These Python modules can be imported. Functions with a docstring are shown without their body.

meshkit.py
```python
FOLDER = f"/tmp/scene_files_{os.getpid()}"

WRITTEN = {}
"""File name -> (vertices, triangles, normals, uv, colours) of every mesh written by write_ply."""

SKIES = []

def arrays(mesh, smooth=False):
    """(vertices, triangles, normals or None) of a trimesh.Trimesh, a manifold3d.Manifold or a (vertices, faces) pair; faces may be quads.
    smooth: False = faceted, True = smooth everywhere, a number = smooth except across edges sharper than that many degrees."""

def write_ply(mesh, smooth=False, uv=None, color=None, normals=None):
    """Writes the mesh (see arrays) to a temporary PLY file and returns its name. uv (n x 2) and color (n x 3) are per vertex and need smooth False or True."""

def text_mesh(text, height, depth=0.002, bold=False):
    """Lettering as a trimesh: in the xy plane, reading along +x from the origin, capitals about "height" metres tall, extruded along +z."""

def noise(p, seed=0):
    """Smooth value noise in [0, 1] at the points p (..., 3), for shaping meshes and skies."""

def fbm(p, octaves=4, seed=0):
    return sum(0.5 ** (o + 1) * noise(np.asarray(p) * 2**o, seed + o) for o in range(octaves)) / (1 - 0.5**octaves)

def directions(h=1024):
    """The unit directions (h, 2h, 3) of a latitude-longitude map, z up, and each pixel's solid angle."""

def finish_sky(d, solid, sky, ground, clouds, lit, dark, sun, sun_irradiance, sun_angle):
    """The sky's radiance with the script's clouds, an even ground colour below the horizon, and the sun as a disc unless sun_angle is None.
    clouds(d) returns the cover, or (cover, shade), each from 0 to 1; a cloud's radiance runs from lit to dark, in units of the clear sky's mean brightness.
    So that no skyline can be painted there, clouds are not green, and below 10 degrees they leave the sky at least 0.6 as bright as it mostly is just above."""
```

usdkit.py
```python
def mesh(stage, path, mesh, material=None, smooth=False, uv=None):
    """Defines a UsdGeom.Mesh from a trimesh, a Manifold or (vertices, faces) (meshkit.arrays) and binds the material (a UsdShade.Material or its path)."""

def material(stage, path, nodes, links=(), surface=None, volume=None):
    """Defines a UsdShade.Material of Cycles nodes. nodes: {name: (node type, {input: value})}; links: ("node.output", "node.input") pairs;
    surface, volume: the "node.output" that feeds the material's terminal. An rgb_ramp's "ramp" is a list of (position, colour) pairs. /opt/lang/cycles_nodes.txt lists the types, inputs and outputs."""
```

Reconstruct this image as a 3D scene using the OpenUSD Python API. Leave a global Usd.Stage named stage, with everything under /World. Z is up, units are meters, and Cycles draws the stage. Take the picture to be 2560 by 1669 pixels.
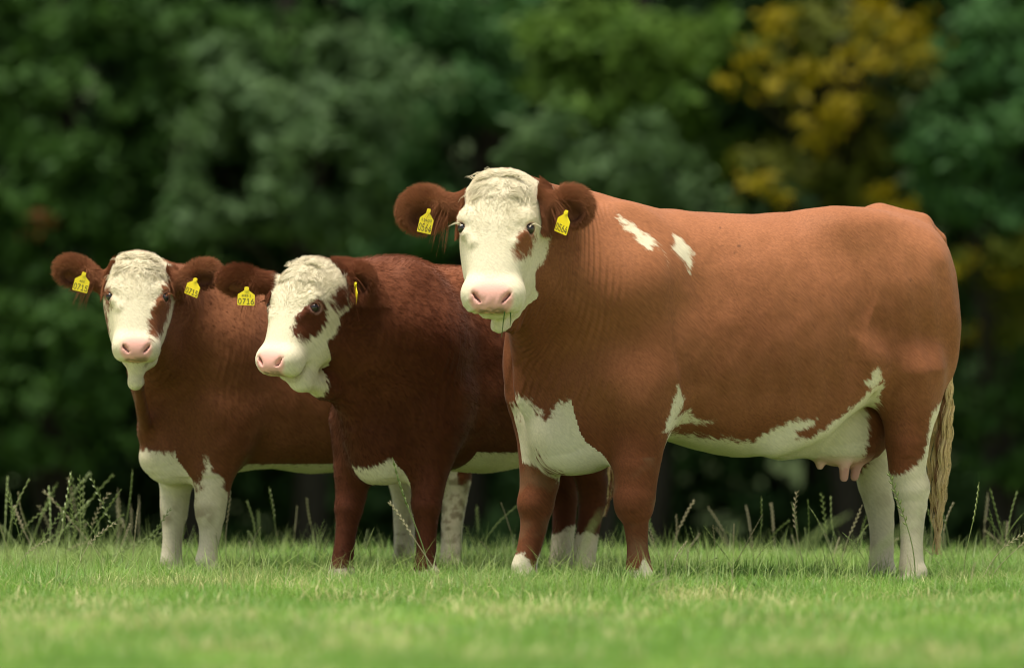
import math
import numpy as np
import trimesh
import usdkit
import meshkit
from scipy import sparse
from scipy.spatial import cKDTree
from pxr import Usd, UsdGeom, UsdLux, UsdShade, Sdf, Gf, Vt

stage = Usd.Stage.CreateInMemory()
UsdGeom.SetStageUpAxis(stage, 'Z')
UsdGeom.Xform.Define(stage, '/World')
UsdGeom.Scope.Define(stage, '/World/Looks')
T = Sdf.ValueTypeNames

# ------------------------------------------------------------------ camera, sky, sun, exposure
F = 14222.0                       # 200 mm lens, in pixels of the 2560 wide photograph
CAM = np.array([0.0, 0.0, 0.58])
PITCH = math.atan((1089 - 834.5) / F)
cam = UsdGeom.Camera.Define(stage, '/World/camera')
cam.CreateFocalLengthAttr(200.0)
cam.CreateHorizontalApertureAttr(36.0)
cam.CreateVerticalApertureAttr(36.0 * 667 / 1024)
cam.CreateFStopAttr(2.0)
cam.CreateFocusDistanceAttr(21.0)
cam.CreateClippingRangeAttr(Gf.Vec2f(0.1, 5000))
cam.CreateExposureAttr(2.32)
cam.AddTranslateOp().Set(Gf.Vec3d(*CAM))
cam.AddRotateXOp().Set(90 + math.degrees(PITCH))
SUN = np.array([-0.20, -0.16, 0.96]); SUN /= np.linalg.norm(SUN)
dome = UsdLux.DomeLight.Define(stage, '/World/sky')
dome.GetPrim().SetCustomDataByKey('kind', 'structure')
sky = usdkit.material(stage, '/World/Looks/sky', {
    's': ('sky_texture', {'sky_type': 'single_scattering', 'sun_disc': False, 'sun_elevation': math.asin(SUN[2]), 'sun_rotation': math.atan2(SUN[0], SUN[1])}),
    'tc': ('texture_coordinate', {}), 'to': ('attribute', {'attribute': 'tone'}), 'ta': ('math', {'math_type': 'add', 'use_clamp': True}),
    'n': ('noise_texture', {'scale': 2.2, 'detail': 5.0}),
    'r': ('rgb_ramp', {'ramp': [(0.25, (0.55, 0.55, 0.55)), (0.7, (0.95, 0.95, 0.95))]}),
    'c': ('mix_color', {'a': (1.7, 1.76, 1.86), 'b': (3.5, 3.46, 3.36), 'use_clamp': False}),
    'm': ('mix_color', {'use_clamp': False}),
    'b': ('background_shader', {'strength': 0.05})},
    [('tc.generated', 'n.vector'), ('n.fac', 'r.fac'), ('n.fac', 'c.fac'), ('r.color', 'm.fac'), ('s.color', 'm.a'), ('c.result', 'm.b'), ('m.result', 'b.color')], surface='b.background')
UsdShade.MaterialBindingAPI.Apply(dome.GetPrim()).Bind(sky)
sun = UsdLux.DistantLight.Define(stage, '/World/sun')
sun.CreateNormalizeAttr(True); sun.CreateIntensityAttr(0.4); sun.CreateAngleAttr(30.0)
sun.CreateColorAttr(Gf.Vec3f(1.0, 0.95, 0.86))
zax = SUN; xax = np.cross([0, 1, 0], zax); xax /= np.linalg.norm(xax); yax = np.cross(zax, xax)
sun.AddTransformOp().Set(Gf.Matrix4d(*[float(v) for v in (*xax, 0, *yax, 0, *zax, 0, 0, 0, 30, 1)]))

# ------------------------------------------------------------------ helpers
FWD = np.array([0, math.cos(PITCH), math.sin(PITCH)]); UPV = np.array([0, -math.sin(PITCH), math.cos(PITCH)]); RGT = np.array([1.0, 0, 0])


def ray(px, py):
    return FWD + RGT * (px - 1280) / F + UPV * (834.5 - py) / F


def at(px, py, Y):
    d = ray(px, py)
    return CAM + d * (Y - CAM[1]) / d[1]


def fade(x, a, b):
    t = np.clip((x - a) / (b - a), 0, 1)
    return t * t * (3 - 2 * t)


counts = {}


def numbered(path):
    n = counts.get(path, 0); counts[path] = n + 1
    return path if n == 0 else f'{path}_{n:03d}'


def tag(p, label=None, cat=None, group=None, kind=None):
    p = p.GetPrim() if hasattr(p, 'GetPrim') else p
    for k, v in (('label', label), ('category', cat), ('group', group), ('kind', kind)):
        if v:
            p.SetCustomDataByKey(k, v)
    return p


def thing(name, label, cat, group=None, loc=None):
    x = UsdGeom.Xform.Define(stage, numbered('/World/' + name))
    if loc is not None:
        x.AddTranslateOp().Set(Gf.Vec3d(*map(float, loc)))
    return tag(x, label, cat, group)


def part(name, mesh, mat, parent=None, smooth=True, **attrs):
    path = numbered((str(parent.GetPath()) if parent else '/World') + '/' + name)
    m = usdkit.mesh(stage, path, mesh, mat, smooth=smooth)
    for k, v in attrs.items():
        v = np.asarray(v, np.float32)
        if v.ndim == 1:
            UsdGeom.PrimvarsAPI(m).CreatePrimvar(k, T.FloatArray, 'vertex').Set(Vt.FloatArray.FromNumpy(v))
        else:
            UsdGeom.PrimvarsAPI(m).CreatePrimvar(k, T.Color3fArray, 'vertex').Set(Vt.Vec3fArray.FromNumpy(v))
    return m.GetPrim()


def curves(name, pts, widths, mat, parent, **attrs):
    """pts (n, k, 3), widths (n, k)"""
    path = numbered((str(parent.GetPath()) if parent else '/World') + '/' + name)
    c = UsdGeom.BasisCurves.Define(stage, path)
    n, k = pts.shape[:2]
    c.CreateTypeAttr('linear'); c.CreateWrapAttr('nonperiodic')
    c.CreatePointsAttr(Vt.Vec3fArray.FromNumpy(pts.reshape(-1, 3).astype(np.float32)))
    c.CreateCurveVertexCountsAttr(Vt.IntArray.FromNumpy(np.full(n, k, np.int32)))
    c.CreateWidthsAttr(Vt.FloatArray.FromNumpy(np.broadcast_to(widths, (n, k)).astype(np.float32).ravel()))
    c.SetWidthsInterpolation('vertex')
    for key, v in attrs.items():
        UsdGeom.PrimvarsAPI(c).CreatePrimvar(key, T.FloatArray, 'vertex').Set(Vt.FloatArray.FromNumpy(np.repeat(np.asarray(v, np.float32), k)))
    UsdShade.MaterialBindingAPI.Apply(c.GetPrim()).Bind(mat)
    return c.GetPrim()


# ------------------------------------------------------------------ materials
def coat_material(name, brown, brown2, cream):
    """The hide: 'white' is metres inside (+) or outside (-) a white marking; pink, dirt, dark are bare skin, mud and hooves."""
    return usdkit.material(stage, '/World/Looks/' + name, {
        'w': ('attribute', {'attribute': 'white'}), 'pk': ('attribute', {'attribute': 'pink'}), 'dt': ('attribute', {'attribute': 'dirt'}), 'dk': ('attribute', {'attribute': 'dark'}),
        'g': ('geometry', {}), 'tc': ('texture_coordinate', {}), 'to': ('attribute', {'attribute': 'tone'}), 'ta': ('math', {'math_type': 'add', 'use_clamp': True}), 'fp': ('attribute', {'attribute': 'fold_phase'}), 'fm': ('attribute', {'attribute': 'fold'}),
        'mr': ('mapping', {'rotation': (0.0, 0.75, 0.0)}), 'ms': ('mapping', {'scale': (0.16, 1.0, 1.0)}), 'sn': ('math', {'math_type': 'sine'}), 'sm': ('math', {'math_type': 'multiply'}),
        'hs': ('math', {'math_type': 'multiply_add', 'value2': 0.25}),
        'n1': ('noise_texture', {'scale': 60.0, 'detail': 4.0, 'roughness': 0.65}),
        'n2': ('noise_texture', {'scale': 2.6, 'detail': 6.0, 'roughness': 0.66}),
        'n3': ('noise_texture', {'scale': 165.0, 'detail': 3.0, 'roughness': 0.6}),
        'a1': ('math', {'math_type': 'multiply_add', 'value2': 0.075, 'value3': -0.0375}),
        'a2': ('math', {'math_type': 'add'}),
        'wr': ('map_range', {'range_type': 'smoothstep', 'from_min': -0.011, 'from_max': 0.011, 'clamp': True}),
        'r2': ('map_range', {'from_min': 0.05, 'from_max': 0.95, 'clamp': True}),
        'r3': ('map_range', {'from_min': 0.25, 'from_max': 0.75, 'to_min': 0.76, 'to_max': 1.24}),
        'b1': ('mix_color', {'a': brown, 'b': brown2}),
        'cr': ('mix_color', {'a': cream, 'b': tuple(c * k for c, k in zip(cream, (0.88, 0.83, 0.70)))}),
        'wb': ('mix_color', {}), 'm3': ('mix_color', {'blend_type': 'multiply', 'fac': 1.0}), 'c3': ('combine_color', {}), 'sf': ('math', {'math_type': 'multiply_add', 'value2': -0.45, 'value3': 1.0}),
        'pp': ('mix_color', {'b': (0.68, 0.36, 0.30)}), 'dd': ('mix_color', {'b': (0.20, 0.145, 0.08)}), 'kk': ('mix_color', {'b': (0.035, 0.018, 0.012)}),
        'bp': ('bump', {'strength': 0.6, 'distance': 0.006}),
        'p': ('principled_bsdf', {'roughness': 0.66, 'specular_ior_level': 0.10, 'sheen_weight': 0.03, 'sheen_roughness': 0.4, 'sheen_tint': (1.0, 0.9, 0.8)})},
        [('tc.object', 'mr.vector'), ('mr.vector', 'ms.vector'), ('fp.fac', 'sn.value1'), ('sn.value', 'sm.value1'), ('fm.fac', 'sm.value2'), ('n3.fac', 'hs.value1'), ('sm.value', 'hs.value3'), ('ms.vector', 'n1.vector'), ('ms.vector', 'n3.vector'), ('g.position', 'n2.vector'), ('n1.fac', 'a1.value1'), ('a1.value', 'a2.value1'), ('w.fac', 'a2.value2'),
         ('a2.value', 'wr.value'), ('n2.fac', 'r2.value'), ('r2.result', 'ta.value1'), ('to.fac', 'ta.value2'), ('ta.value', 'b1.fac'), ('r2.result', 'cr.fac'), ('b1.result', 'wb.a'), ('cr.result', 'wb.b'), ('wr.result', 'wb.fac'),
         ('n3.fac', 'r3.value'), ('r3.result', 'c3.r'), ('r3.result', 'c3.g'), ('r3.result', 'c3.b'), ('wr.result', 'sf.value1'), ('sf.value', 'm3.fac'), ('wb.result', 'm3.a'), ('c3.color', 'm3.b'),
         ('m3.result', 'pp.a'), ('pk.fac', 'pp.fac'), ('pp.result', 'dd.a'), ('dt.fac', 'dd.fac'), ('dd.result', 'kk.a'), ('dk.fac', 'kk.fac'), ('kk.result', 'p.base_color'),
         ('hs.value', 'bp.height'), ('bp.normal', 'p.normal')], surface='p.BSDF')


CREAM = (0.62, 0.56, 0.425)
COAT = {'big': coat_material('light_brown_coat', (0.135, 0.043, 0.016), (0.270, 0.103, 0.044), CREAM),
        'left': coat_material('mid_brown_coat', (0.125, 0.042, 0.016), (0.265, 0.103, 0.045), CREAM),
        'mid': coat_material('dark_brown_coat', (0.074, 0.020, 0.0075), (0.190, 0.062, 0.025), CREAM)}


def plain(name, col, rough=0.5, var=0.15, scale=20, **kw):
    return usdkit.material(stage, '/World/Looks/' + name, {
        'g': ('geometry', {}), 'n': ('noise_texture', {'scale': float(scale), 'detail': 4.0}),
        'm': ('mix_color', {'a': tuple(c * (1 - var) for c in col), 'b': tuple(min(1, c * (1 + var)) for c in col)}),
        'p': ('principled_bsdf', {'roughness': rough, **kw})},
        [('g.position', 'n.vector'), ('n.fac', 'm.fac'), ('m.result', 'p.base_color')], surface='p.BSDF')


M_TAIL = coat_material('tail_hair', (0.20, 0.085, 0.035), (0.30, 0.14, 0.06), (0.80, 0.62, 0.36))
M_EYE = plain('dark_wet_eye', (0.012, 0.008, 0.007), 0.08, specular_ior_level=0.6)
M_TAG = plain('yellow_plastic', (0.80, 0.62, 0.015), 0.4, 0.06)
M_INK = plain('black_ink', (0.07, 0.06, 0.02), 0.6)
M_TEAT = plain('pink_skin', (0.52, 0.27, 0.24), 0.5)
M_GRASSBLADE = plain('chewed_grass', (0.05, 0.10, 0.02), 0.5)


def leaf_material(name, c1, c2, trans=0.35, scale=2.0, attr=False):
    """Colour varies per leaf (island) and per clump."""
    return usdkit.material(stage, '/World/Looks/' + name, {
        'g': ('geometry', {}), 'n': ('noise_texture', {'scale': float(scale), 'detail': 3.0}),
        'ri': ('math', {'math_type': 'multiply', 'value2': 0.5}), 'nn': ('math', {'math_type': 'multiply_add', 'value2': 1.3, 'value3': -0.4}), 'ad': ('math', {'math_type': 'add', 'use_clamp': True}),
        'm': ('mix_color', {'a': c1, 'b': c2}),
        'd': ('principled_bsdf', {'roughness': 0.6, 'specular_ior_level': 0.14}), 't': ('translucent_bsdf', {}), 'x': ('mix_closure', {'fac': trans})},
        [('g.position', 'n.vector'), ('g.random_per_island', 'ri.value1'), ('n.fac', 'nn.value1'), ('ri.value', 'ad.value1'), ('nn.value', 'ad.value2'), ('ad.value', 'm.fac'),
         ('m.result', 'd.base_color'), ('m.result', 't.color'), ('d.BSDF', 'x.closure1'), ('t.BSDF', 'x.closure2')], surface='x.closure')


# ------------------------------------------------------------------ ground
def ground_z(x, y):
    """Flat pasture whose crest lies just behind the animals; beyond it the field dips to the wood."""
    t = np.maximum(np.asarray(y, float) - 23.1, 0)
    drop = 1.75 * (1 - np.exp(-t * t / 90.0))
    drop = drop - 15.0 * fade(np.asarray(y, float), 64.5, 92.0)
    return -drop + 0.03 * (meshkit.noise(np.stack(np.broadcast_arrays(np.asarray(x) * 0.8, np.asarray(y) * 0.8, 0.0 * np.asarray(x)), -1), 5) - 0.5)


gx = np.unique(np.concatenate([np.linspace(-900, -8, 40), np.linspace(-8, 8, 81), np.linspace(8, 900, 40)]))
gy = np.unique(np.concatenate([np.linspace(-400, 8, 25), np.linspace(8, 32, 121), np.linspace(32, 75, 44), np.linspace(75, 1500, 40)]))
GX, GY = np.meshgrid(gx, gy)
gv = np.stack([GX, GY, ground_z(GX, GY)], -1).reshape(-1, 3)
i, j = np.meshgrid(np.arange(len(gy) - 1), np.arange(len(gx) - 1), indexing='ij'); q = i * len(gx) + j
gf = np.stack([q, q + 1, q + 1 + len(gx), q + len(gx)], -1).reshape(-1, 4)
M_SOIL = usdkit.material(stage, '/World/Looks/soil', {
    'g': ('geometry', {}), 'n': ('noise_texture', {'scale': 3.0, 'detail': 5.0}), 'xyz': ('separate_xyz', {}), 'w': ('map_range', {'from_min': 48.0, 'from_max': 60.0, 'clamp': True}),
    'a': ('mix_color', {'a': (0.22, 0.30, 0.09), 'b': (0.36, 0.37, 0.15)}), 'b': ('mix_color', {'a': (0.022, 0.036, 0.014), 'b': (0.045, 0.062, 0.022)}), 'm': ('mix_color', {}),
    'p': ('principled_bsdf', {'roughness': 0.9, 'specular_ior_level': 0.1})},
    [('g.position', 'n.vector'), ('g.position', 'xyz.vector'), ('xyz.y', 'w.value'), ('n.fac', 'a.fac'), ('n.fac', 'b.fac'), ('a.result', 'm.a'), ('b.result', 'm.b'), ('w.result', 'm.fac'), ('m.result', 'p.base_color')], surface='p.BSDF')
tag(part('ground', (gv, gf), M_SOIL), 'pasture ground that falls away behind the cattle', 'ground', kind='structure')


# ------------------------------------------------------------------ signed distance sculpting
def smin(a, b, k):
    h = np.maximum(k - np.abs(a - b), 0) / k
    return np.minimum(a, b) - h * h * k * 0.25


class Sculpt:
    """Shapes joined by smooth union (or cut away) in the order they are added; evaluated only near themselves."""

    def __init__(self):
        self.ops = []

    def add(self, f, lo, hi, k=0.03, cut=False):
        self.ops.append((f, np.asarray(lo, np.float32) - k - 0.06, np.asarray(hi, np.float32) + k + 0.06, k, cut))

    def cone(self, a, b, ra, rb, k=0.03, cut=False):
        a, b = np.asarray(a, np.float32), np.asarray(b, np.float32); ab = b - a; L = float(ab @ ab) + 1e-9

        def f(p):
            t = np.clip((p - a) @ ab / L, 0, 1)
            return np.linalg.norm(p - a - t[:, None] * ab, axis=1) - (ra + (rb - ra) * t)
        r = max(ra, rb)
        self.add(f, np.minimum(a, b) - r, np.maximum(a, b) + r, k, cut)

    def chain(self, pts, k=0.03, first=None, cut=False):
        P = np.array([q[0] for q in pts], np.float32); R = np.array([q[1] for q in pts], np.float32)

        def f(p):
            out = None
            for a, b, ra, rb in zip(P[:-1], P[1:], R[:-1], R[1:]):
                ab = b - a; t = np.clip((p - a) @ ab / float(ab @ ab), 0, 1)
                d = np.linalg.norm(p - a - t[:, None] * ab, axis=1) - (ra + (rb - ra) * t)
                out = d if out is None else smin(out, d, .006)
            return out
        self.add(f, (P - R[:, None]).min(0), (P + R[:, None]).max(0), first or k, cut)

    def ell(self, c, r, R=np.eye(3), k=0.03, cut=False):
        """R: rows are the ellipsoid's axes"""
        c, r, R = np.asarray(c, np.float32), np.asarray(r, np.float32), np.asarray(R, np.float32)

        def f(p):
            qq = (p - c) @ R.T
            k0 = np.linalg.norm(qq / r, axis=1); k1 = np.linalg.norm(qq / (r * r), axis=1)
            return k0 * (k0 - 1) / np.maximum(k1, 1e-6)
        e = np.abs(R.T) @ r
        self.add(f, c - e, c + e, k, cut)

    def loft(self, x, cy, cz, wy, wz, n=2.4, Q=None, o=None, k=0.05):
        """Sections along a local x axis, in the frame with origin o and axes the rows of Q."""
        x, cy, cz, wy, wz = (np.asarray(a, float) for a in (x, cy, cz, wy, wz))
        from scipy.interpolate import PchipInterpolator as PI
        fs = [PI(x, a) for a in (cy, cz, wy, wz)]
        g = np.linspace(x[0], x[-1], 400); tab = [f(g) for f in fs]
        Q = np.eye(3) if Q is None else np.asarray(Q); o = np.zeros(3) if o is None else np.asarray(o)
        Q32, o32 = Q.astype(np.float32), o.astype(np.float32)

        def f(p):
            qq = (p - o32) @ Q32.T
            xx = np.clip(qq[:, 0], x[0], x[-1])
            a, b, c, d = (np.interp(xx, g, t_).astype(np.float32) for t_ in tab)
            u, v = np.abs(qq[:, 1] - a), np.abs(qq[:, 2] - b)
            s = ((u / c) ** n + (v / d) ** n) ** (1 / n)
            r = np.sqrt(u * u + v * v) + 1e-6
            dist = r * (1 - 1 / np.maximum(s, 1e-4)) if True else 0
            dist = np.where(s < 0.3, -np.minimum(c, d) * (1 - s), dist)
            ex = np.abs(qq[:, 0] - xx)
            return np.where(ex > 0, np.sqrt(np.maximum(dist, 0) ** 2 + ex ** 2), dist).astype(np.float32)
        pts = []
        for gg in np.linspace(x[0], x[-1], 12):
            a, b, c, d = (f_(gg) for f_ in fs)
            for su in (-1, 1):
                for sv in (-1, 1):
                    pts.append(np.array([gg, a + su * c, b + sv * d]) @ Q + o)
        self.add(f, np.min(pts, 0), np.max(pts, 0), k)

    def __call__(self, p):
        out = np.full(len(p), 0.12, np.float32)
        for f, lo, hi, k, cut in self.ops:
            m = np.flatnonzero(((p >= lo) & (p <= hi)).all(1))
            if not len(m):
                continue
            d = f(p[m]).astype(np.float32); o = out[m]
            out[m] = -smin(-o, d, k) if cut else smin(o, d, k)
        return out

    def mesh(self, lo, hi, h):
        C = 4
        n = np.ceil((np.asarray(hi) - lo) / (h * C)).astype(int)
        axes = [lo[a] + np.arange(n[a] + 1) * h * C for a in range(3)]
        P = np.stack(np.meshgrid(*axes, indexing='ij'), -1).astype(np.float32)
        G = self(P.reshape(-1, 3)).reshape(P.shape[:3])
        near = np.abs(G) < h * C * 1.75
        cell = np.zeros(n, bool); ins = np.ones(n, bool)
        for a, b, c in np.ndindex(2, 2, 2):
            s = np.s_[a:n[0] + a, b:n[1] + b, c:n[2] + c]
            cell |= near[s]; ins &= G[s] < 0
        Fg = np.where(np.repeat(np.repeat(np.repeat(ins, C, 0), C, 1), C, 2), -1.0, 1.0).astype(np.float32)
        act = np.repeat(np.repeat(np.repeat(cell, C, 0), C, 1), C, 2)
        idx = np.argwhere(act)
        pts = (np.asarray(lo) + idx * h).astype(np.float32)
        for s in range(0, len(pts), 400_000):
            Fg[tuple(idx[s:s + 400_000].T)] = self(pts[s:s + 400_000])
        # surface nets
        S = Fg < 0
        N = np.array(Fg.shape) - 1
        cnt = np.zeros(N, np.int8)
        for a, b, c in np.ndindex(2, 2, 2):
            cnt += S[a:N[0] + a, b:N[1] + b, c:N[2] + c]
        ci = np.argwhere((cnt > 0) & (cnt < 8))
        vid = np.full(N, -1, np.int64); vid[tuple(ci.T)] = np.arange(len(ci))
        acc = np.zeros((len(ci), 3)); num = np.zeros(len(ci))
        corners = list(np.ndindex(2, 2, 2))
        for A in corners:
            for ax in range(3):
                if A[ax]:
                    continue
                B = list(A); B[ax] = 1
                fa, fb = Fg[tuple((ci + A).T)], Fg[tuple((ci + B).T)]
                m = (fa < 0) != (fb < 0)
                t = np.where(m, fa / np.where(m, fa - fb, 1), 0)
                pos = np.tile(np.array(A, float), (len(ci), 1)); pos[:, ax] += t
                acc += pos * m[:, None]; num += m
        V = np.asarray(lo) + (ci + acc / num[:, None]) * h
        quads = []
        for ax in range(3):
            o1, o2 = [a for a in range(3) if a != ax]
            sl0 = [slice(1, N[a]) for a in range(3)]; sl0[ax] = slice(0, N[ax])
            sl1 = list(sl0); sl1[ax] = slice(1, N[ax] + 1)
            a, b = S[tuple(sl0)], S[tuple(sl1)]
            e = np.argwhere(a != b); inside = a[tuple(e.T)]
            base = e.copy(); base[:, o1] += 1; base[:, o2] += 1
            qs = []
            for d1, d2 in ((1, 1), (0, 1), (0, 0), (1, 0)):
                w = base.copy(); w[:, o1] -= d1; w[:, o2] -= d2
                qs.append(vid[tuple(w.T)])
            qs = np.stack(qs, 1)
            flip = inside if ax != 1 else ~inside
            qs = np.where(flip[:, None], qs, qs[:, ::-1])
            quads.append(qs)
        Q = np.vstack(quads); Q = Q[(Q >= 0).all(1)]
        # light smoothing (Taubin)
        E = np.vstack([Q[:, [0, 1]], Q[:, [1, 2]], Q[:, [2, 3]], Q[:, [3, 0]]])
        W = sparse.coo_matrix((np.ones(len(E)), (E[:, 0], E[:, 1])), (len(V), len(V))).tocsr(); W = ((W + W.T) > 0).astype(float)
        W = sparse.diags(1 / np.maximum(np.asarray(W.sum(1)).ravel(), 1)) @ W
        for lam in (0.5, -0.52, 0.5, -0.52):
            V = V + lam * (W @ V - V)
        return V, np.vstack([Q[:, [0, 1, 2]], Q[:, [0, 2, 3]]])


def vnormals(v, f):
    return meshkit.arrays((v, f), True)[2]


def poly_sd(p, poly):
    """signed distance to a polygon, + inside"""
    poly = np.asarray(poly, float); d = np.full(len(p), 1e9); ins = np.zeros(len(p), bool)
    for a, b in zip(poly, np.roll(poly, -1, 0)):
        e, w = b - a, p - a
        t = np.clip(w @ e / max(e @ e, 1e-12), 0, 1)
        d = np.minimum(d, np.linalg.norm(w - t[:, None] * e, axis=1))
        c = (a[1] > p[:, 1]) != (b[1] > p[:, 1])
        xx = (b[0] - a[0]) * (p[:, 1] - a[1]) / np.where(b[1] == a[1], 1e-9, b[1] - a[1]) + a[0]
        ins ^= c & (p[:, 0] < xx)
    return np.where(ins, d, -d)


def rot(axis, deg):
    return trimesh.transformations.rotation_matrix(math.radians(deg), axis)[:3, :3]


Z4 = lambda u, v: (1250 + u * .50420, 480 + v * .50420)      # coordinates read off enlarged pieces of the photograph
Z3 = lambda u, v: (1600 + u * .40336, 900 + v * .40336)
Z2 = lambda u, v: (800 + u * .38660, 900 + v * .38660)
ZA = lambda u, v: (u * .43103, 1000 + v * .43103)
ZL = lambda u, v: (100 + u * .32216, 560 + v * .32216)
ZM = lambda u, v: (540 + u * .32216, 560 + v * .32216)
ZB = lambda u, v: (960 + u * .38660, 360 + v * .38660)


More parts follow.
